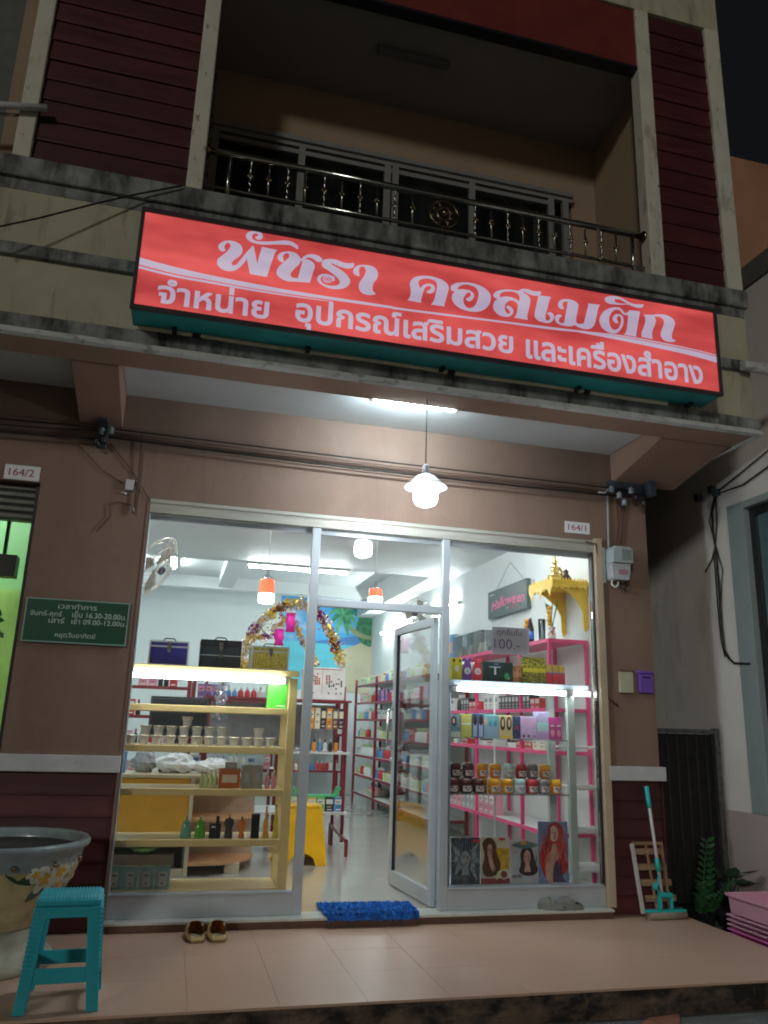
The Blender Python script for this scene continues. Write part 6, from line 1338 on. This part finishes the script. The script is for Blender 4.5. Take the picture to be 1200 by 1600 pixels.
def shoe(name, label, loc, rz, L, W, m, min_, group, hgt=.06, clog=True, holes=False):
    t = thing(name, label, 'shoe', loc, group, rz); NS, NA = 18, 14
    def sec(u, inner):
        y = -L/2+L*u; w = W/2*(.62+.38*math.sin(math.pi*min(1, u*1.15))**.7 if u < .5 else (.62+.38*math.sin(math.pi*min(1, .5*1.15+(u-.5)*.55))**.7)*math.sqrt(max(.02, 1-max(0, (u-.72)/.29)**2.2)))
        h = hgt*(.80+.35*math.sin(math.pi*min(1, u*1.1))) if u < .55 else hgt*1.12*math.sqrt(max(.03, 1-((u-.5)/.52)**2.2))
        if inner: w *= .88; h -= .004
        return y, w, h
    def shell(inner):
        mb = MB()
        for i in range(NS+1):
            u = i/NS; y, w, h = sec(u, inner)
            for j in range(NA+1):
                a = math.pi*j/NA; x = -w*math.copysign(abs(math.cos(a))**.7, math.cos(a)); z = .016+h*abs(math.sin(a))**.65
                if u < .5:
                    rim = .016+hgt*(.26+1.15*u)
                    z = min(z, rim+(0 if not inner else -.001))
                mb.v.append((x, y, z if not inner else max(.018, z)))
        for i in range(NS):
            u = (i+.5)/NS
            for j in range(NA):
                mid = abs((j+.5)/NA-.5)
                if u < .50 and mid < .40*math.sqrt(max(0, 1-((u-.24)/.27)**2)): continue
                mb.face((i*(NA+1)+j, i*(NA+1)+j+1, (i+1)*(NA+1)+j+1, (i+1)*(NA+1)+j), 0, True)
        if not inner: mb.face([j for j in range(NA+1)])
        return mb
    obj('upper', shell(False), m, t, local=True); obj('lining', shell(True), min_, t, local=True)
    out = [(sec(i/NS, False)[1]*1.05, sec(i/NS, False)[0]) for i in range(NS+1)]
    poly = [(x, y) for x, y in out]+[(-x, y) for x, y in reversed(out)]
    obj('sole', MB().prism([(x, y-.004) for x, y in poly], 0, .016, 'z'), mat('dark_sole', (.30, .20, .10), .8) if clog else m, t, .003, local=True)
    obj('insole', MB().prism([(x*.85, y*.95) for x, y in poly], .0165, .021, 'z'), mat('insole_cream', (.42, .36, .22), .7) if clog else min_, t, local=True)
    if holes: obj('strap', MB().tube([(-W*.46, -.01, .03), (-W*.44, -L*.4, .055), (0, -L*.52, .062), (W*.44, -L*.4, .055), (W*.46, -.01, .03)], .006, 6), m, t, local=True)
    return t
M_clog = mat('tan_rubber', (.80, .66, .34), .45, var=.12, vs=40, bump=.2, bs=120); M_clin = mat('rust_lining', (.55, .24, .09), .6)
shoe('clog', 'tan rubber clog with open heel on the porch, the left shoe of the pair', (-.683, -.235, .0005), .10, .235, .108, M_clog, M_clin, 'tan clogs', .072)
shoe('clog', 'tan rubber clog with open heel on the porch, the right shoe of the pair', (-.553, -.235, .0005), .06, .235, .108, M_clog, M_clin, 'tan clogs', .072)
M_gsh = mat('grey_rubber', (.19, .20, .19), .6, var=.2, vs=50); M_gin = mat('dark_shoe_lining', (.03, .03, .03), .8)
shoe('slip_on_shoe', 'grey slip-on shoe on the door sill, the left one of the pair', (1.765, -.012, .0615), R(62), .20, .085, M_gsh, M_gin, 'grey shoes', .055, False)
shoe('slip_on_shoe', 'grey slip-on shoe on the door sill, the right one of the pair', (1.90, -.02, .0615), R(78), .20, .085, M_gsh, M_gin, 'grey shoes', .055, False)
# shaggy blue door mat
t = thing('door_mat', 'shaggy bright blue door mat lying over the sill in the open doorway', 'mat', (.46, .05, .062))
rr = random.Random(4)
def mz(y): return .064 if y > -.088 else .064-(-.088-y)*.55
cor = ((.155, -.118), (.765, -.122), (.79, .24), (.150, .26))
def mp(u, v):
    a = Vector(cor[0]).lerp(Vector(cor[1]), u); b = Vector(cor[3]).lerp(Vector(cor[2]), u); return a.lerp(b, v)
g = MB(); nu, nv = 16, 12
for j in range(nv+1):
    for i in range(nu+1): q = mp(i/nu, j/nv); g.v.append((q.x, q.y, mz(q.y)+.004))
for j in range(nv):
    for i in range(nu): k = j*(nu+1)+i; g.face((k, k+1, k+nu+2, k+nu+1))
obj('backing', g, mat('blue_backing', (.012, .06, .26), .9), t, fixn=False)
g = MB()
for k in range(5200):
    u, v = rr.random(), rr.random(); q = mp(u, v)
    if rr.random() < .22: u = rr.choice((0, 1, u, u)); v = rr.choice((0, 1)) if u not in (0, 1) else v; q = mp(u, v)
    l = rr.uniform(.012, .034); a = rr.uniform(0, 6.28); lean = rr.uniform(.25, .9); d = Vector((math.cos(a)*l*lean, math.sin(a)*l*lean, 0)); w = .0035
    b_ = Vector((q.x, q.y, mz(q.y)+.003)); tp = b_+d+Vector((0, 0, l*(1-.5*lean))); tp.z = min(tp.z, b_.z+.022)
    if tp.y < -.1: tp.z -= (-.1-tp.y)*.6
    n = Vector((-math.sin(a), math.cos(a), 0))*w; s = len(g.v); mdp = b_.lerp(tp, .6)+Vector((0, 0, .004))
    g.v += [tuple(b_-n), tuple(b_+n), tuple(mdp+n), tuple(mdp-n), tuple(tp)]
    g.face((s, s+1, s+2, s+3)); g.face((s+3, s+2, s+4))
obj('pile', g, mat('shaggy_blue', (.015, .17, .60), .75, var=.55, vs=22, stain=[((.02, .06, .22), 9, .5, .75, .7)]), t, fixn=False, kind='stuff')

# mop
M_mt = mat('turquoise_mop_plastic', (.015, .48, .50), .35)
t = thing('sponge_mop', 'turquoise sponge mop with white pole leaning on the maroon siding', 'mop', (2.6, -.13, 0))
m0, m1 = P(1035, 1402, y=-.125), P(1010, 1229, y=-.035); ml = lambda k: m0.lerp(m1, k)
obj('pole', MB().tube([tuple(m0), tuple(m1)], .012, 12), mat('white_pole', (.62, .64, .68), .3), t)
obj('grip', MB().tube([tuple(ml(.80)), tuple(ml(.84)), tuple(ml(1.0)), tuple(ml(1.005))], [.014, .017, .0185, .012], 12), M_mt, t)
obj('sleeve', MB().tube([tuple(ml(.22)), tuple(ml(.34))], .017, 12), M_mt, t)
obj('lever', MB().tube([tuple(ml(.20)+Vector((-.01, -.01, 0))), tuple(ml(.08)+Vector((-.045, -.02, 0))), tuple(ml(.0)+Vector((-.03, -.02, .02)))], .007, 8).tube([tuple(ml(.10)+Vector((-.05, -.02, .02))), tuple(ml(.10)+Vector((-.06, -.02, -.02)))], .02, 10), M_mt, t)
hx0, hx1 = P(1010, 1430, y=-.15).x, P(1072, 1430, y=-.15).x; hm = m0.x+.015
hd = MB(); hd.box(hx0, hx1, -.165, -.115, .050, .066); hd.box(hm-.055, hm-.035, -.155, -.12, .0661, .145); hd.box(hm+.035, hm+.055, -.155, -.12, .0661, .145); hd.box(hm-.0549, hm+.0549, -.154, -.121, .1451, .175)
obj('head_clamp', hd, M_mt, t, .004)
obj('sponge', MB().tube([(hx0+.02, -.145, .030), (hx1-.002, -.145, .030)], .029, 14), mat('worn_sponge', (.34, .30, .24), .95, var=.2, vs=60, bump=.6, bs=300), t)
# slatted rack leaning by the mop
t = thing('slatted_rack', 'old wooden slatted rack with a white side rail leaning behind the mop', 'rack', (2.5, -.08, 0))
M_rk = mat('worn_brown_wood', (.30, .19, .11), .8, var=.3, vs=(4, 4, 30), stain=[((.10, .07, .05), 10, .5, .7, .7)])
yb = lambda z: -.13+.085*z/.5
for k, py in enumerate((1332, 1356, 1380, 1404)):
    z = P(1000, py, y=-.09).z; x0 = P(992+5*k, py, y=-.09).x; obj('slat', MB().hexa([(x0, yb(z), z-.02), (x0+.25, yb(z), z-.02), (x0+.25, yb(z)+.012, z-.02), (x0, yb(z)+.012, z-.02), (x0, yb(z+.04), z+.022), (x0+.25, yb(z+.04), z+.022), (x0+.25, yb(z+.04)+.012, z+.022), (x0, yb(z+.04)+.012, z+.022)]), M_rk, t, .002)
a_, b_ = P(1005, 1428, y=-.125), P(987, 1318, y=-.05)
obj('side_rail', MB().beam(tuple(a_), tuple(b_), .028, .02, up=(0, 1, 0)), mat('white_chipped_rail', (.48, .48, .46), .6, stain=[((.15, .12, .1), 30, .6, .68, .8)]), t, .003)
obj('side_rail', MB().beam(tuple(a_+Vector((.22, 0, 0))), tuple(b_+Vector((.24, 0, 0))), .022, .02, up=(0, 1, 0)), M_rk, t, .003)
obj('top_rail', MB().beam(tuple(b_), tuple(b_+Vector((.25, 0, .0))), .02, .022), M_rk, t, .003)
obj('middle_stile', MB().beam(tuple(a_+Vector((.12, .012, .02))), tuple(b_+Vector((.12, .012, 0))), .018, .012, up=(0, 1, 0)), M_rk, t, .002)
# gate across the alley
t = thing('alley_gate', 'dark metal gate with grey posts closing the alley beside the shophouse', 'gate', (3.1, .3, -.14))
M_gt = mat('grey_gate_tube', (.12, .13, .14), .5, .4, stain=[((.03, .025, .02), 25, .5, .65, .8)])
gx = 3.455
obj('post', MB().box(gx-.03, gx+.02, .28, .33, -.139, 1.33), M_gt, t, .003); obj('top_bar', MB().box(2.735, gx-.0305, .285, .325, 1.285, 1.32), M_gt, t, .003); obj('bottom_bar', MB().box(2.735, gx-.0305, .285, .325, -.05, -.015), M_gt, t, .003); obj('post', MB().box(2.712, 2.734, .285, .325, -.139, 1.32), M_gt, t)
for k in range(7): x = 2.81+.09*k; obj('bar', MB().tube([(x, .305, -.014), (x, .305, 1.284)], .006, 6), mat('rusty_dark_bar', (.035, .032, .03), .7), t)
obj('sheet', MB().box(2.736, gx-.031, .33, .334, -.0, 1.28), mat('black_net', (.012, .012, .013), .9), t)
o = obj('alley_end_wall', MB().box(2.7, 3.5, 6.0, 6.1, -.14, 5), mat('alley_wall', (.10, .08, .07))); tag(o, 'dark end wall at the back of the narrow alley', 'wall')
# zz plant
def zz(label, base, stems, seed):
    t = thing('zz_plant', label, 'plant', base); r = random.Random(seed); B = Vector(base)
    obj('pot', MB().lathe([(.08, 0), (.11, .16), (.118, .165), (.10, .16), (.07, .13), (.0001, .128)], B.x, B.y, B.z, 20, cap=False), M_black, t)
    ML = [mat('zz_leaf_a', (.018, .075, .022), .28, var=.25, vs=20, coat=.3), mat('zz_leaf_b', (.028, .10, .032), .3, var=.2, vs=20, coat=.3)]
    for (dx, dy, H_) in stems:
        tip = B+Vector((dx, dy, H_)); s0 = B+Vector((dx*.1, dy*.1, .12)); pts = [s0.lerp(tip, k/8)+Vector((0, 0, .03*math.sin(math.pi*k/8))) for k in range(9)]
        obj('stem', MB().tube([tuple(p) for p in pts], [.009*(1-.08*k) for k in range(9)], 6), ML[1], t)
        n = 11
        for k in range(n):
            f = .16+.84*k/(n-1); c = s0.lerp(tip, f); L = .115*(1.1-.5*f)*(H_/.64)**.8
            for sd in (-1, 1):
                out = Vector((sd*.95, -.25+r.uniform(-.15, .15), .30+.25*f)).normalized(); side = Vector((0, .3, -1)).cross(out).normalized(); wd = L*.22
                side = (Vector((0, -1, .9)).cross(out)).normalized()
                p = [c, c+out*L*.35+side*wd, c+out*L*.75+side*wd*.7, c+out*L, c+out*L*.75-side*wd*.7, c+out*L*.35-side*wd]; md_ = c+out*L*.5-Vector((0, 0, .004))
                mb = MB(); mb.v = [tuple(q) for q in p]+[tuple(md_)]
                for i in range(6): mb.face((i, (i+1) % 6, 6), 0, True)
                obj('leaf', mb, ML[r.random() < .4], t, fixn=False)
    return t
zz('green plant with glossy paired leaflets growing beside the porch edge by the gate', (2.98, .0, -.139), ((.07, -.04, .64), (-.05, -.10, .36), (.16, -.16, .38)), 3)
t = thing('broad_leaf_plant', 'dark broad leaved plant behind the pink crates against the neighbouring wall', 'plant', (3.3, .1, -.139))
obj('pot', MB().lathe([(.07, 0), (.09, .14), (.08, .14), (.0001, .12)], 3.30, .08, -.139, 16, cap=False), M_black, t)
for k in range(9):
    a = k*.7+.3; L = .15+.03*(k % 3); c = Vector((3.30, .08, .02)); e_ = c+Vector((math.cos(a)*.09, math.sin(a)*.07, .16+.03*(k % 4))); d = Vector((math.cos(a), math.sin(a)*.7-.25, .25)).normalized(); s_ = d.cross(Vector((0, 0, 1))).normalized()*.055
    mb = MB(); mb.v = [tuple(q) for q in (e_, e_+d*L*.3+s_, e_+d*L*.75+s_*.8, e_+d*L, e_+d*L*.75-s_*.8, e_+d*L*.3-s_, e_+d*L*.5-Vector((0, 0, .012)))]
    for i in range(6): mb.face((i, (i+1) % 6, 6), 0, True)
    obj('leaf', mb, mat('dark_broad_leaf', (.015, .05, .02), .35), t, fixn=False); obj('stalk', MB().tube([tuple(c), tuple(e_)], .005, 5), mat('dark_broad_leaf', (.015, .05, .02)), t)
# pink crates
M_cr = mat('pink_plastic', (.74, .40, .54), .4, var=.05, vs=6, stain=[((.58, .28, .40), 3, .5, .8, .5)])
M_cr2 = mat('deep_pink_plastic', (.70, .18, .46), .4, var=.05)
cxa, cxb, cya, cyb = 3.06, 3.46, -1.30, -.22
def crate(z, h, m, lab, rimh=.02):
    t = thing('plastic_tray', lab, 'tray', ((cxa+cxb)/2, (cya+cyb)/2, z), 'pink nested trays beside the porch')
    w = .012; mb = MB(); k = .010; o0 = (cxa+k, cxb-k, cya+k, cyb-k); o1 = (cxa, cxb, cya, cyb)
    def rg(o, zz_): return [(o[0], o[2], zz_), (o[1], o[2], zz_), (o[1], o[3], zz_), (o[0], o[3], zz_)]
    mb.v = rg(o0, z)+rg(o1, z+h)+rg((o1[0]+w, o1[1]-w, o1[2]+w, o1[3]-w), z+h)+rg((o0[0]+w, o0[1]-w, o0[2]+w, o0[3]-w), z+.01)
    for a in range(3):
        for i in range(4): mb.face((a*4+i, a*4+(i+1) % 4, a*4+4+(i+1) % 4, a*4+4+i))
    mb.face((0, 1, 2, 3)); mb.face((12, 13, 14, 15))
    obj('basin', mb, m, t, .006)
    r_ = MB(); e = .014
    for a, b, c, d in ((cxa-e, cxb+e, cya-e, cya), (cxa-e, cxb+e, cyb, cyb+e), (cxa-e, cxa-.0005, cya+.0005, cyb-.0005), (cxb+.0005, cxb+e, cya+.0005, cyb-.0005)): r_.box(a, b, c, d, z+h-rimh, z+h+.002)
    obj('rim', r_, m, t, .004)
ords = ['lowest', 'second lowest', 'third lowest', 'fourth lowest', 'fifth lowest', 'sixth lowest', 'topmost']
crate_z = [-.138+.031*i for i in range(6)]
for i, z in enumerate(crate_z): crate(z, .026, M_cr2 if i < 3 else M_cr, f'{ords[i]} pink plastic tray of the nested stack beside the porch', .010)
crate(crate_z[-1]+.031, .135, M_cr, 'topmost tall pink plastic tray of the nested stack beside the porch')
# chip of red paving on the road
t = obj('paving_fragment', MB().prism([(P(1013, 1592, z=-.13).x, P(1013, 1592, z=-.13).y), (1.75, -1.52), (1.62, -1.72), (1.35, -1.70)], -.139, -.125, 'z'), mat('red_paving', (.32, .14, .08), .8)); tag(t, 'broken piece of reddish paving lying on the road below the step', 'paving')
#@@NEXT
